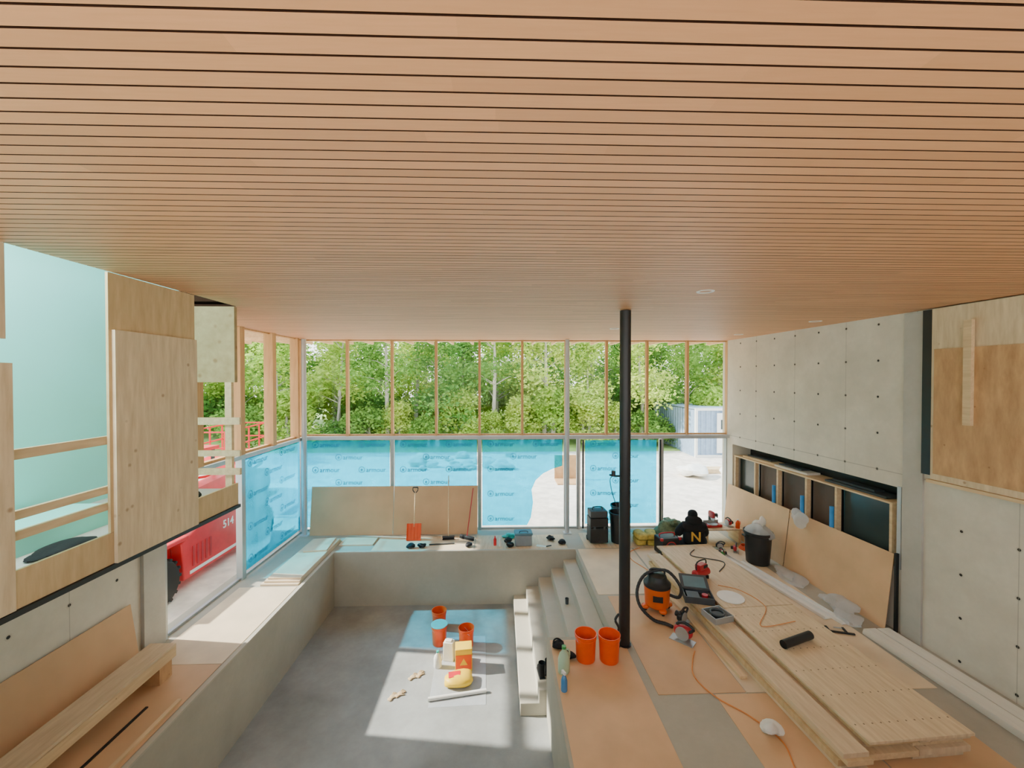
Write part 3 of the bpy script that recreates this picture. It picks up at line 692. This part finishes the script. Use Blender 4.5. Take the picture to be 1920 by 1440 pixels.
MB().ring((0, 0, .09), .1, .015, DGREY).cyl((0, 0, .05), .085, .06, BLACKP).build('round_insert', mb)
o = MB().cyl((0, 0, .008), .21, .014, WHITE, seg=48).build('round_disc', loc=(3.9, 6.7, .296)); L(o, 'thin round white disc lying on the plywood', 'disc')
o = MB().lathe([(.05, -.28), (.055, -.28), (.055, .28), (.05, .28), (.05, -.28)], (0, 0, .056), BLACKP, 24, rot=(0, pi/2, 0)).cyl((0, 0, .056), .051, .5, BLACKP, rot=(0, pi/2, 0)).build('black_tube', loc=(4.15, 5.5, .296), rot=(0, 0, .35)); L(o, 'short black plastic tube lying on the plywood', 'tube')
def cord(pts, label, m=CORD, r=.007, loc=(0, 0, 0)):
    return L(MB().tube(spline(pts, 10), r, m, 6).build('extension_cord', loc=loc), label, 'extension cord', 'extension cords')
cord([(2.85, 5.8, .014), (2.72, 5.6, .014), (2.6, 5.3, .014), (2.7, 4.95, .014), (2.95, 4.65, .014), (3.1, 4.3, .014), (3.0, 3.9, .014), (3.2, 3.6, .014)], 'orange extension cord snaking over the deck')
cord([(3.0, 7.3, .014), (3.02, 7.7, .014), (3.1, 8.2, .014), (2.9, 8.8, .014), (3.0, 9.2, .014), (3.3, 9.42, .014)], 'orange extension cord running towards the tools')
cord([(3.9, 7.1, .304), (4.2, 6.9, .304), (4.3, 6.4, .304), (3.9, 5.9, .304), (4.5, 6.0, .304)], 'thin pale cord lying over the plywood', r=.005)
cord([(4.2, 7.6, .305), (4.5, 8.0, .305), (4.0, 8.3, .305), (4.2, 8.6, .305)], 'thin dark hose on the plywood', BLACKP, .009)
o = MB().blob((0, 0, .06), (.22, .22, .12), CLOTHW, 14, .3, 1).build('rag', loc=(3.06, 4.42, .006)); L(o, 'crumpled white rag on the floor beside the planks', 'rag')
tb = thing('trash_bin', 'round black trash bin filled with white plastic', 'trash bin', (5.60, 8.6, .007), 0)
MB().lathe([(.001, 0), (.21, 0), (.225, .02), (.265, .62), (.285, .64), (.288, .69), (.27, .69), (.25, .62), (.21, .05), (.001, .045)], (0, 0, 0), BLACKP, 36).build('body', tb)
for s_ in (-1, 1): MB().box((s_*.3, 0, .6), (.05, .12, .04), BLACKP).build('handle', tb, bevel=.01)
o = MB().blob((0, 0, 0), (.42, .42, .34), CLEARPL, 11, .35, 1, flat=False).blob((.1, .05, .12), (.2, .14, .26), CLOTHW, 12, .3, flat=False).build('plastic_waste', loc=(5.60, 8.6, .70)); L(o, 'crumpled clear plastic stuffed in the bin', 'plastic waste')
for i, (x, yy, a, b, c_) in enumerate(((5.76, 7.9, .3, .6, .16), (5.85, 6.85, .36, .6, .2), (5.72, 6.4, .3, .35, .14))):
    o = MB().blob((0, 0, c_/2), (a, b, c_), CLEARPL, 20+i, .35).build('bubble_wrap', loc=(x, yy, .001)); L(o, 'crumpled bubble wrap beside the leaning sheets', 'bubble wrap', 'bubble wrap')
o = MB().blob((0, 0, .15), (.08, .42, .3), CLEARPL, 31, .3, flat=False).build('bubble_wrap', loc=(rwx(8.0, .17), 8.0, 1.05)); L(o, 'clear plastic draped over the hardboard edge', 'bubble wrap', 'bubble wrap')
o = MB().box((0, 0, .012), (.36, .03, .02), BLACKP).box((-.16, .06, .012), (.03, .14, .02), BLACKP).box((.08, .07, .012), (.03, .16, .02), BLACKP).tube([(.1, .13, .012), (-.05, .13, .012)], .008, ALU).build('bar_clamp', loc=(5.35, 6.15, .008), rot=(0, 0, -.3)); L(o, 'black bar clamp lying on the deck', 'clamp')
sp_ = thing('jobsite_speaker', 'black jobsite speaker with red trim', 'speaker', (3.80, 9.08, .007), .15)
MB().box((0, 0, .22), (.46, .34, .38), BLACKP).build('body', sp_, bevel=.03)
for sx in (-.22, .22):
    for sz in (.03, .4): MB().box((sx, -.16, sz), (.06, .06, .06), REDT).build('corner_guard', sp_, bevel=.01)
MB().cyl((0, -.176, .22), .12, .01, DGREY, seg=32, rot=(pi/2, 0, 0)).ring((0, -.18, .22), .12, .01, REDT, rot=(pi/2, 0, 0)).build('speaker_grille', sp_)
MB().tube(spline([(-.18, 0, .4), (-.16, 0, .48), (.16, 0, .48), (.18, 0, .4)]), .014, REDT).build('handle', sp_)
rt = thing('rolling_toolbox', 'tall black rolling toolbox stack', 'toolbox', (2.38, 9.8, .007), .05)
MB().box((0, 0, .22), (.44, .36, .36), BLACKP).build('lower_case', rt, bevel=.02)
MB().box((0, 0, .52), (.44, .36, .22), BLACKP).build('middle_case', rt, bevel=.02)
MB().box((0, 0, .72), (.42, .34, .16), DGREY).build('upper_case', rt, bevel=.02)
MB().tube(spline([(-.12, 0, .79), (-.1, 0, .86), (.1, 0, .86), (.12, 0, .79)]), .014, BLACKP).build('handle', rt)
for sx in (-.2, .2):
    MB().cyl((sx, .16, .06), .06, .04, RUBBER, rot=(0, pi/2, 0)).build('wheel', rt)
for sx in (-.12, .12):
    MB().box((sx, -.185, .41), (.05, .015, .07), DGREY).build('latch', rt)
for (x, yy) in ((2.93, 9.82), (3.12, 10.36)):
    b = MB().lathe([(.001, 0), (.2, 0), (.24, .68), (.26, .69), (.26, .73), (.235, .73), (.2, .05), (.001, .05)], (0, 0, 0), BLACKP, 28).build('black_bin', loc=(x, yy, .007)); L(b, 'black round plastic bin near the glass door', 'bin', 'black bins')
for i, (x, yy, z, rz) in enumerate(((3.40, 9.72, .007, 1.5), (3.68, 9.72, .007, 1.4), (3.4, 9.7, .145, 1.7), (3.66, 9.73, .145, 1.3))):
    L(MB().blob((0, 0, .07), (.46, .27, .14), BAG, 40+i, .06, .5).build('paper_sack', loc=(x, yy, z), rot=(0, 0, rz)), 'plump yellow printed paper sack', 'sack', 'yellow sacks')
L(MB().blob((0, 0, .22), (.6, .5, .44), GREENP, 51, .3).blob((.05, .05, .33), (.4, .4, .3), GREENP, 52, .4).build('netting_heap', loc=(4.22, 10.0, .007)), 'heap of crumpled green-grey netting', 'netting')
wb = thing('low_bench', 'low plywood bench holding power tools', 'bench', (5.42, 9.85, .007), .0)
MB().box((0, 0, .33), (.95, .5, .03), PLYF).build('top', wb)
for sx in (-.4, .4): MB().box((sx, 0, .158), (.06, .45, .315), LUM).build('trestle', wb)
ms = thing('miter_saw', 'red miter saw standing on the low bench', 'miter saw', (5.24, 9.82, .353), .1)
MB().box((0, 0, .03), (.42, .2, .06), REDT).cyl((0, 0, .065), .13, .02, ALU, seg=32).build('base', ms, bevel=.008)
MB().box((0, .07, .1), (.4, .02, .07), ALU).build('fence', ms)
MB().cyl((0, .0, .25), .12, .01, ALU, seg=32, rot=(0, pi/2, 0)).build('blade', ms)
MB().blob((0, .02, .29), (.07, .26, .17), REDT, 1, 0, .7).cyl((.08, .02, .27), .045, .12, BLACKP, rot=(0, pi/2, 0)).tube(spline([(0, -.08, .3), (0, -.18, .36), (0, -.2, .28)]), .014, BLACKP).build('head', ms)
MB().box((0, .1, .15), (.05, .05, .16), BLACKP).build('arm', ms)
circsaw((5.64, 9.85, .353), .2, 'red hand saw resting on the low bench', s=.9)
jug((5.8, 9.68, .353), ORANGE, WHITE, 'small orange jug on the low bench', .7)
for i, (x, yy) in enumerate(((4.98, 8.95), (5.15, 9.3), (5.45, 9.15))):
    circsaw((x, yy, .007), 1.3*i, 'red and black cordless tool on the deck', REDT if i != 1 else BLACKP, .8)
jug((4.88, 8.72, .007), GREEN, WHITE, 'green bottle standing near the seated person', .7)
m = MB()
for i in range(4): m.ring((0, 0, .012+.02*i), .15-.01*i, .01, ORANGE, 28)
L(m.build('hose_coil', loc=(5.78, 9.3, .002)), 'coiled orange air hose on the deck', 'hose')
co = thing('cooler_box', 'grey and blue lidded storage box at the pool edge', 'storage box', (.56, 9.72, .007), .04)
MB().box((0, 0, .13), (.4, .28, .26), GREY).build('body', co, bevel=.02)
MB().box((0, 0, .285), (.43, .31, .05), pm('slate_blue_lid', '#58808f', .5)).build('lid', co, bevel=.015)
MB().tube(spline([(-.1, -.1, .31), (-.08, -.1, .35), (.08, -.1, .35), (.1, -.1, .31)]), .01, DGREY).build('handle', co)
L(MB().lathe([(.001, 0), (.035, 0), (.037, .14), (.015, .19), (.015, .22), (.001, .22)], (0, 0, 0), RED, 16).build('red_bottle', loc=(-.12, 9.68, .007)), 'small red bottle on the pool deck', 'bottle')
L(MB().lathe([(.001, 0), (.035, 0), (.037, .1), (.015, .15), (.015, .18), (.001, .18)], (0, 0, 0), WHITE, 16).build('white_bottle', loc=(0, 9.62, .007)), 'small white bottle on the pool deck', 'bottle')
for i, (x, yy) in enumerate(((.2, 9.85), (.24, 9.58), (1.25, 9.95), (-2.1, 9.58), (-1.85, 9.6), (-.75, 9.62), (1.5, 9.7))):
    L(MB().blob((0, 0, .05), (.2, .16, .1), BLACKF, 60+i, .2).ring((0, 0, .06), .07, .012, DGREY, rot=(.4, .2, i)).build('knee_pad', loc=(x, yy, .007), rot=(0, 0, i)), 'dark knee pad lying on the boards by the pool', 'knee pad', 'knee pads')
L(MB().blob((0, 0, .06), (.35, .2, .12), TEALP, 71, .25).build('cloth', loc=(.25, 10.12, .007)), 'crumpled turquoise cloth on the deck', 'cloth')
L(MB().prism([(-.05, 0), (.05, 0), (.06, .24), (-.06, .24)], .004, ALU).tube([(0, 0, .01), (0, -.12, .05)], .014, BLACKP).build('trowel', loc=(1.1, 9.55, .007), rot=(0, 0, 1.2)), 'steel finishing trowel at the pool rim', 'trowel')
sv2 = thing('shovel', 'orange plastic scoop shovel leaning with wooden handle', 'shovel', (-2.13, 10.02, .008), 0, rot=(-.22, 0, .03))
MB().box((0, 0, .2), (.34, .012, .4), ORANGE).box((-.17, -.02, .2), (.012, .05, .4), ORANGE).box((.17, -.02, .2), (.012, .05, .4), ORANGE).box((0, -.01, .2), (.01, .02, .38), ORANGE).box((.08, -.01, .2), (.01, .02, .38), ORANGE).box((-.08, -.01, .2), (.01, .02, .38), ORANGE).build('blade', sv2)
MB().tube([(0, 0, .32), (0, .0, 1.15)], .016, LUM).build('handle', sv2)
MB().tube(spline([(-.06, 0, 1.27), (-.06, 0, 1.2), (0, 0, 1.14), (.06, 0, 1.2), (.06, 0, 1.27)]), .012, BLACKP).tube([(-.06, 0, 1.27), (.06, 0, 1.27)], .014, BLACKP).build('grip', sv2)
def broom(x, yy, h, hm, rot, label, w_=.35):
    b = thing('broom', label, 'broom', (x, yy, .008), rot=rot, group='brooms')
    MB().tube([(0, 0, .06), (0, 0, h)], .012, hm).build('handle', b)
    MB().box((0, 0, .07), (w_, .06, .04), DGREY).build('head', b)
    MB().box((0, 0, .028), (w_, .07, .05), BLACKF, top=.92).build('bristles', b)
broom(-1.28, 10.05, 1.55, LUM, (-.2, 0, .1), 'push broom with wooden handle leaning on the sheet', .3)
broom(-.83, 10.05, 1.25, REDT, (-.2, .03, -.5), 'push broom with red handle leaning on the sheet', .4)
L(MB().box((0, 0, .015), (.6, .03, .025), DGREY).build('metal_bar', loc=(-1.4, 9.75, .007), rot=(0, 0, .1)), 'dark metal bar lying on the boards', 'bar')

# ------------------------------------------------------------------ person
def skinned(name, verts, edges, rad, m, parent, sub=2, root=0):
    me = bpy.data.meshes.new(name); me.from_pydata(verts, edges, []); me.materials.append(m)
    o = bpy.data.objects.new(name, me); COL.objects.link(o); o.parent = parent
    o.modifiers.new('skin', 'SKIN')
    sv_ = me.skin_vertices[0].data
    for i, r in enumerate(rad):
        sv_[i].radius = r if isinstance(r, tuple) else (r, r); sv_[i].use_root = (i == root)
    s_ = o.modifiers.new('sub', 'SUBSURF'); s_.levels = sub; s_.render_levels = sub
    o.modifiers['skin'].use_smooth_shade = True
    return o
pe = thing('person', 'person in black hoodie with gold letter sitting cross-legged with back turned', 'person', (4.48, 9.2, .007), -.12)
V = [(0, 0, .13), (0, -.03, .30), (0, 0, .48), (0, .05, .60), (0, .07, .67), (0, .09, .74), (0, .105, .83)]
R = [(.17, .13), (.15, .11), (.18, .12), (.13, .09), .055, .08, .075]
E = [(i, i+1) for i in range(6)]
def chain(V, R, E, base, pts, rs):
    p = base
    for q, r in zip(pts, rs):
        V.append(q); R.append(r); E.append((p, len(V)-1)); p = len(V)-1
    return p
for s_ in (-1, 1):
    wv = chain(V, R, E, 3, [(s_*.17, .05, .58), (s_*.27, .14, .38), (s_*.2, .34, .30), (s_*.15, .42, .29), (s_*.14, .46, .28)], [.07, .05, .034, .03, .03])
    for k in range(4):
        bx_ = s_*.14+(-.027+.018*k)
        chain(V, R, E, wv, [(bx_, .49, .28), (bx_, .52, .268-.003*k), (bx_, .535, .245)], [.01, .009, .008])
    chain(V, R, E, wv-1, [(s_*.105, .44, .27), (s_*.09, .47, .25)], [.011, .009])
    chain(V, R, E, 0, [(s_*.14, .06, .12), (s_*.38, .36, .15), (-s_*.02, .44+.05*s_, .08), (-s_*.14, .5+.05*s_, .06)], [.1, .065, .045, .035])
skinned('body', V, E, R, SKIN, pe)
V2 = [(0, -.01, .14), (0, -.03, .30), (0, 0, .48), (0, .045, .62), (0, .07, .70)]
R2 = [(.27, .21), (.27, .19), (.27, .19), (.22, .16), (.13, .12)]; E2 = [(i, i+1) for i in range(4)]
for s_ in (-1, 1): chain(V2, R2, E2, 3, [(s_*.2, .05, .58), (s_*.31, .14, .37), (s_*.225, .33, .30)], [.13, .10, .065])
hd = skinned('hoodie', V2, E2, R2, BLACKF, pe)
V3 = [(0, 0, .12)]; R3 = [(.2, .12)]; E3 = []
for s_ in (-1, 1): chain(V3, R3, E3, 0, [(s_*.15, .07, .12), (s_*.39, .36, .14), (s_*.0, .43+.05*s_, .085)], [.12, .085, .06])
skinned('trousers', V3, E3, R3, JEAN, pe)
MB().blob((0, .085, .83), (.22, .24, .22), BLACKF, 1, .02, .95, flat=False).build('beanie', pe)
MB().blob((0, .02, .70), (.40, .28, .24), BLACKF, 2, .04, flat=False).build('hood', pe)
fc = MB()
fc.blob((0, .2, .80), (.03, .04, .05), SKIN, 1, 0, flat=False)
for s_ in (-1, 1):
    fc.blob((s_*.032, .18, .82), (.024, .015, .012), WHITE, 1, 0, flat=False); fc.blob((s_*.1, .1, .80), (.02, .035, .055), SKIN, 1, 0, flat=False)
fc.blob((0, .185, .765), (.05, .015, .012), REDT, 1, 0, flat=False)
fc.build('face', pe)
MB().text('N', .3, Matrix.Translation((-.02, -.20, .40)) @ Matrix.Rotation(pi/2, 4, 'X'), GOLD, .01, .004).build('printed_letter', pe, smooth=False)
for s_ in (-1, 1):
    MB().blob((s_*-.17, .5+.05*s_, .05), (.22, .11, .09), DGREY, 3, .03, .8).build('shoe', pe)

# ------------------------------------------------------------------ outside
L(MB().bb(-22, -5.4, -30, 23, -.4, -.16, GRAVEL).bb(-5.4, 6.9, 10.9, 23, -.4, -.16, GRAVEL).bb(6.9, 60, -30, 23, -.4, -.16, GRAVEL).build('ground', smooth=False), 'pale gravel construction yard', 'ground', kind='structure')
L(MB().bb(-80, 80, 23, 90, -.4, -.1, GRASS).bb(-80, -22, -30, 23, -.35, -.1, GRASS).build('ground', smooth=False), 'grassy forest floor', 'ground', kind='structure')
def tree_meshes(seed, h, nl, cr, spread, lm, low=.25):
    r = random.Random(seed); mt = MB()
    lean = r.uniform(-.4, .4)
    pts = [(lean*t*t, r.uniform(-.1, .1), h*.92*t) for t in (0, .2, .4, .6, .8, 1)]
    mt.tube(pts, [.15, .13, .11, .085, .06, .02], BARK, 8)
    cl = []
    for i in range(18):
        t = low+(1-low)*r.random()**.9; a = r.uniform(0, 2*pi); q = spread*(1.15-t*.75)*r.uniform(.4, 1)
        b = Vector((lean*t*t, 0, h*.92*t)); e = b+Vector((q*math.cos(a), q*math.sin(a), r.uniform(.2, .9)))
        mt.tube([b, (b+e)/2+Vector((0, 0, .1)), e], [.035, .025, .01], BARK, 5); cl.append(e)
    cl.append(Vector((lean, 0, h*.95)))
    vs = []; fs_ = []
    for i in range(nl):
        c_ = r.choice(cl); rr = cr*r.random()**.5
        d = Vector((r.gauss(0, 1), r.gauss(0, 1), r.gauss(0, .7))).normalized()*rr
        p = c_+d; sz = r.uniform(.07, .16)
        u = Vector((r.gauss(0, 1), r.gauss(0, 1), r.gauss(0, .5))).normalized(); w_ = u.cross(Vector((r.gauss(0, 1), r.gauss(0, 1), r.gauss(0, 1)))).normalized()
        k = len(vs); vs += [p-u*sz, p+w_*sz*.55, p+u*sz, p-w_*sz*.55]; fs_.append((k, k+1, k+2, k+3))
    ml = MB(); ml.add(vs, fs_, lm)
    return mt, ml
def tree(seed, h, nl, cr, spread, lm, label, loc, name='tree', low=.25):
    a, b = tree_meshes(seed, h, nl, cr, spread, lm, low)
    t = thing(name, label, name, loc, 0, 'woodland trees' if name == 'tree' else 'woodland bushes')
    a.build('trunk', t); b.build('foliage', t, smooth=False); return t
lab = 'leafy green deciduous tree at the woodland edge'
T0 = [tree(1, 9.5, 4600, 1.15, 2.1, LEAF, lab, (-13.5, 25, -.12), low=.2), tree(2, 8.3, 4200, 1.05, 2.0, LEAF, lab, (-10.2, 26, -.12), low=.2),
      tree(3, 10.5, 4800, 1.2, 2.3, LEAF2, lab, (-7.0, 25.4, -.12), low=.25), tree(4, 7.2, 3800, 1.0, 1.7, LEAF2, lab, (-3.8, 24.8, -.12), low=.1)]
rr = random.Random(5)
for row, (yy, sp0) in enumerate(((25, 3.2), (28.5, 3.0), (33, 3.4), (40, 4.0))):
    x = -.6 if row == 0 else -24-row*3
    while x < 26+row*4:
        s_ = rr.uniform(.8, 1.1)*(1+.05*row)
        dup(rr.choice(T0), (x+rr.uniform(-.4, .4), yy+rr.uniform(-1, 1), -.12), rr.uniform(0, 6.28), scale=(s_, s_, s_))
        x += sp0
for i in range(18):
    s_ = rr.uniform(.9, 1.2); dup(rr.choice(T0), (-26+rr.uniform(-1.5, 1.5)-(i % 2)*5, 3+i*1.4, -.12), rr.uniform(0, 6.28), scale=(s_, s_, s_))
bl = 'dense low green bush under the trees'
B0 = [tree(11, 2.2, 3200, .8, 1.4, LEAF2, bl, (-15, 23.9, -.12), 'bush', .1), tree(12, 2.8, 3400, .8, 1.3, LEAF, bl, (-12.4, 24, -.12), 'bush', .1)]
x = -10.0
while x < 24:
    s_ = rr.uniform(.55, 1.1); dup(rr.choice(B0), (x, 24.1+rr.uniform(-.4, 1.4), -.12), rr.uniform(0, 6), scale=(s_, s_, s_)); x += 1.9
x = -22.0
while x < 30:
    s_ = rr.uniform(1.1, 1.6); dup(rr.choice(B0), (x, 30+rr.uniform(-.4, 1.2), -.12), rr.uniform(0, 6), scale=(s_, s_, s_)); x += 2.4
for i in range(12):
    s_ = rr.uniform(.9, 1.3); dup(rr.choice(B0), (-23+rr.uniform(-.6, .6), 4+i*1.9, -.12), rr.uniform(0, 6), scale=(s_, s_, s_))
ct = thing('shipping_container', 'pale blue corrugated steel shipping container in the yard', 'shipping container', (11.55, 21.0, -.16), -.02)
m = MB(); W = 2.44; LN = 6.0; H = 2.6; pts = []
def corr(n, l, d=.04):
    o = []
    for i in range(n):
        a = l*i/n; q = l/n
        o += [(a, 0), (a+q*.35, 0), (a+q*.5, d), (a+q*.85, d)]
    o.append((l, 0)); return o
for (org, ang, l, n_) in (((-W/2, LN, 0), -pi/2, LN, 18), ((W/2, 0, 0), pi/2, LN, 18), ((-W/2, 0, 0), 0, W, 9)):
    p = corr(n_, l); vs = [(a, b, .12) for a, b in p]+[(a, b, H-.1) for a, b in p]; k = len(p)
    m.add(vs, [(i, i+1, k+i+1, k+i) for i in range(k-1)], CONTW, Matrix.Translation(org) @ Matrix.Rotation(ang, 4, 'Z'))
m.box((0, LN/2, H-.04), (W, LN, .06), CONTW).box((0, LN/2, .06), (W, LN, .12), CONTW); m.build('body', ct, smooth=False)
m = MB()
for sx in (-W/2, W/2):
    for yy in (0, LN): m.box((sx, yy, H/2), (.12, .12, H), WHITE)
for yy in (0, LN): m.box((0, yy, H-.06), (W, .1, .12), WHITE).box((0, yy, .07), (W, .1, .14), WHITE)
m.build('corner_frame', ct)
MB().box((.3, -.06, 1.3), (.9, .04, 2.1), WHITE).build('door', ct)
MB().box((.3, -.09, 1.75), (.5, .02, .5), DARKG).build('door_window', ct)
rk = random.Random(9)
for i in range(24):
    x = rk.uniform(-4.5, .5); yy = rk.uniform(18.5, 21.5); s_ = rk.uniform(.3, .7)
    L(MB().blob((0, 0, s_*.28), (s_*1.2, s_, s_*.65), ROCK, 100+i, .3, .85, seg=12, rings=8).build('boulder', loc=(x, yy, -.18)), 'pale broken boulder in the gravel yard', 'rock', 'boulders in the yard')
for i in range(9):
    L(MB().box((0, 0, .03), (3.0, .18, .06), LUM).build('lumber_plank', loc=(9.5+.1*(i % 3), 17.5+.2*(i % 3), -.155+.065*(i//3)), rot=(0, 0, .1*(i % 2))), 'weathered lumber plank in a yard pile', 'lumber', 'lumber pile in the yard')
L(MB().blob((0, 0, .35), (1.5, 1.2, .75), CLOTHW, 77, .18, .8).build('wrapped_bundle', loc=(9.6, 15.6, -.16)), 'bundle wrapped in white plastic sheet', 'bundle')
L(MB().blob((0, 0, .25), (1.1, 1.0, .5), CLOTHW, 78, .2, .8).build('wrapped_bundle', loc=(8.2, 17.0, -.16)), 'bundle wrapped in white plastic sheet', 'bundle')
L(MB().box((0, 0, .02), (.9, .9, .04), PLYB).box((0, .45, .5), (.9, .04, 1.0), PLYB).build('plywood_offcut', loc=(2.7, 16.2, -.155)), 'brown plywood crate side in the yard', 'plywood')

def wheel(p, loc, r=.5, w_=.34):
    k = MB().lathe([(r*.5, -w_/2), (r*.92, -w_/2), (r, -w_*.35), (r, w_*.35), (r*.92, w_/2), (r*.5, w_/2)], (0, 0, 0), RUBBER, 28, rot=(0, pi/2, 0))
    for i in range(18):
        a = 2*pi*i/18; k.box((0, math.cos(a)*r, math.sin(a)*r), (w_*.9, .06, .05), RUBBER, rot=(a, 0, 0))
    o = k.build('wheel', p, loc=loc)
    MB().lathe([(.001, -w_*.3), (r*.5, -w_*.3), (r*.5, w_*.3), (r*.2, w_*.36), (.001, w_*.36)], (0, 0, 0), WHITE, 24, rot=(0, pi/2, 0)).build('rim', o)
tl = thing('telehandler', 'red telehandler machine with white number parked outside', 'telehandler', (-7.05, 9.05, -.16), 0)
MX = Matrix.Rotation(pi/2, 4, 'Z') @ Matrix.Rotation(pi/2, 4, 'X')
MB().prism([(-2.3, .35), (2.1, .35), (2.35, .8), (2.35, 1.15), (1.1, 1.3), (-.2, 1.2), (-2.1, 1.3), (-2.45, .9)], 1.3, RED, Matrix.Translation((-.65, 0, 0)) @ MX).build('chassis', tl, bevel=.03)
MB().prism([(-1.0, .2), (1.0, .2), (1.05, .95), (.6, 1.15), (-.6, 1.15), (-1.05, .95)], .22, RED, Matrix.Translation((.66, 0, 0)) @ MX).prism([(-2.2, 1.02), (-.95, 1.02), (-.95, 1.1), (-2.2, 1.1)], .3, RED, Matrix.Translation((.66, 0, 0)) @ MX).prism([(2.2, 1.02), (.95, 1.02), (.95, 1.1), (2.2, 1.1)], .3, RED, Matrix.Translation((.66, 0, 0)) @ MX).build('engine_cover', tl, bevel=.02)
for i in range(5): MB().box((.885, -.75+.12*i, .6), (.012, .05, .4), REDT).build('vent_slot', tl)
MB().box((.0, .1, 1.5), (.34, 4.6, .3), RED, rot=(.08, 0, 0)).box((0, -2.3, 1.1), (.3, .3, .8), RED).build('boom', tl)
MB().box((0, -2.55, .5), (1.2, .08, .5), RED).box((-.35, -3.0, .3), (.12, 1.0, .05), BLACK).box((.35, -3.0, .3), (.12, 1.0, .05), BLACK).build('fork', tl)
cb = MB()
for sx in (-.95, -.35):
    for yy in (.6, 1.6): cb.box((sx, yy, 1.75), (.06, .06, 1.3), BLACK)
cb.box((-.65, 1.1, 2.4), (.8, 1.2, .08), RED).box((-.65, 1.1, 1.2), (.7, 1.1, .3), BLACK); cb.build('cab', tl)
for sx in (-.82, .82):
    for yy in (-1.6, 1.6): wheel(tl, (sx, yy, .42), .42, .3)
MB().text('514', .24, Matrix.Translation((.884, .3, .9)) @ MX, WHITE, .004, .004).build('printed_number', tl)
MB().box((.885, 0, .3), (.012, 1.7, .06), WHITE).build('stripe', tl)
sl = thing('scissor_lift', 'red scissor lift with guard rails parked outside', 'scissor lift', (-9.3, 14.2, -.16), .1)
MB().box((0, 0, .5), (1.3, 3.0, .5), RED).build('chassis', sl, bevel=.02)
m = MB()
for i in range(2):
    for s_ in (-1, 1):
        for q in (-1, 1): m.box((q*.5, 0, .85+.36*i), (.06, 2.4, .08), RED, rot=(s_*.14, 0, 0))
m.build('scissor_arms', sl)
MB().box((0, 0, 1.45), (1.3, 3.0, .12), RED).build('platform', sl)
m = MB()
for sx in (-.62, .62):
    for i in range(5): m.box((sx, -1.45+.725*i, 2.0), (.04, .04, 1.0), RED)
    for z in (2.0, 2.5): m.box((sx, 0, z), (.04, 2.95, .04), RED)
for yy in (-1.45, 1.45):
    for z in (2.0, 2.5): m.box((0, yy, z), (1.25, .04, .04), RED)
m.build('guard_rails', sl)
for sx in (-.6, .6):
    for yy in (-1.1, 1.1): wheel(sl, (sx, yy, .3), .3, .2)

# ------------------------------------------------------------------ lights, world, camera
sun = bpy.data.lights.new('sun', 'SUN'); sun.energy = 16.0; sun.angle = .02; sun.color = (1, .94, .85)
so_ = bpy.data.objects.new('sun', sun); COL.objects.link(so_); so_.location = (-20, 0, 20)
so_.rotation_euler = Vector((1, -.12, -.683)).to_track_quat('-Z', 'Y').to_euler()
al = bpy.data.lights.new('side_room_fill', 'AREA'); al.energy = 190; al.size = 1.0; al.color = (.88, 1, 1)  # unseen fill light added to brighten the side room wall
ao = bpy.data.objects.new('side_room_fill', al); COL.objects.link(ao); ao.location = (-4.3, 2.8, 6.2)
wd = bpy.data.worlds.new('world'); S.world = wd; wd.use_nodes = True
n = wd.node_tree; n.nodes.clear()
tcw = N(n, 'ShaderNodeTexCoord'); spw = N(n, 'ShaderNodeSeparateXYZ'); n.links.new(tcw.outputs['Generated'], spw.inputs[0])
fz = sharpen(n, spw.outputs[2], 0, .6)
cw = mixc(n, fz, (1, .99, .97), (.70, .84, 1))
bgn = N(n, 'ShaderNodeBackground'); bgn.inputs[1].default_value = 4.6; n.links.new(cw, bgn.inputs[0])
ow = N(n, 'ShaderNodeOutputWorld'); n.links.new(bgn.outputs[0], ow.inputs[0])

cam = bpy.data.cameras.new('camera'); cam.lens = 14.25; cam.sensor_width = 36; cam.sensor_fit = 'HORIZONTAL'; cam.clip_start = .05; cam.clip_end = 500
co_ = bpy.data.objects.new('camera', cam); COL.objects.link(co_)
co_.location = (0, 0, 4.0); co_.rotation_euler = (math.radians(90-.75), 0, -.0297)
S.camera = co_
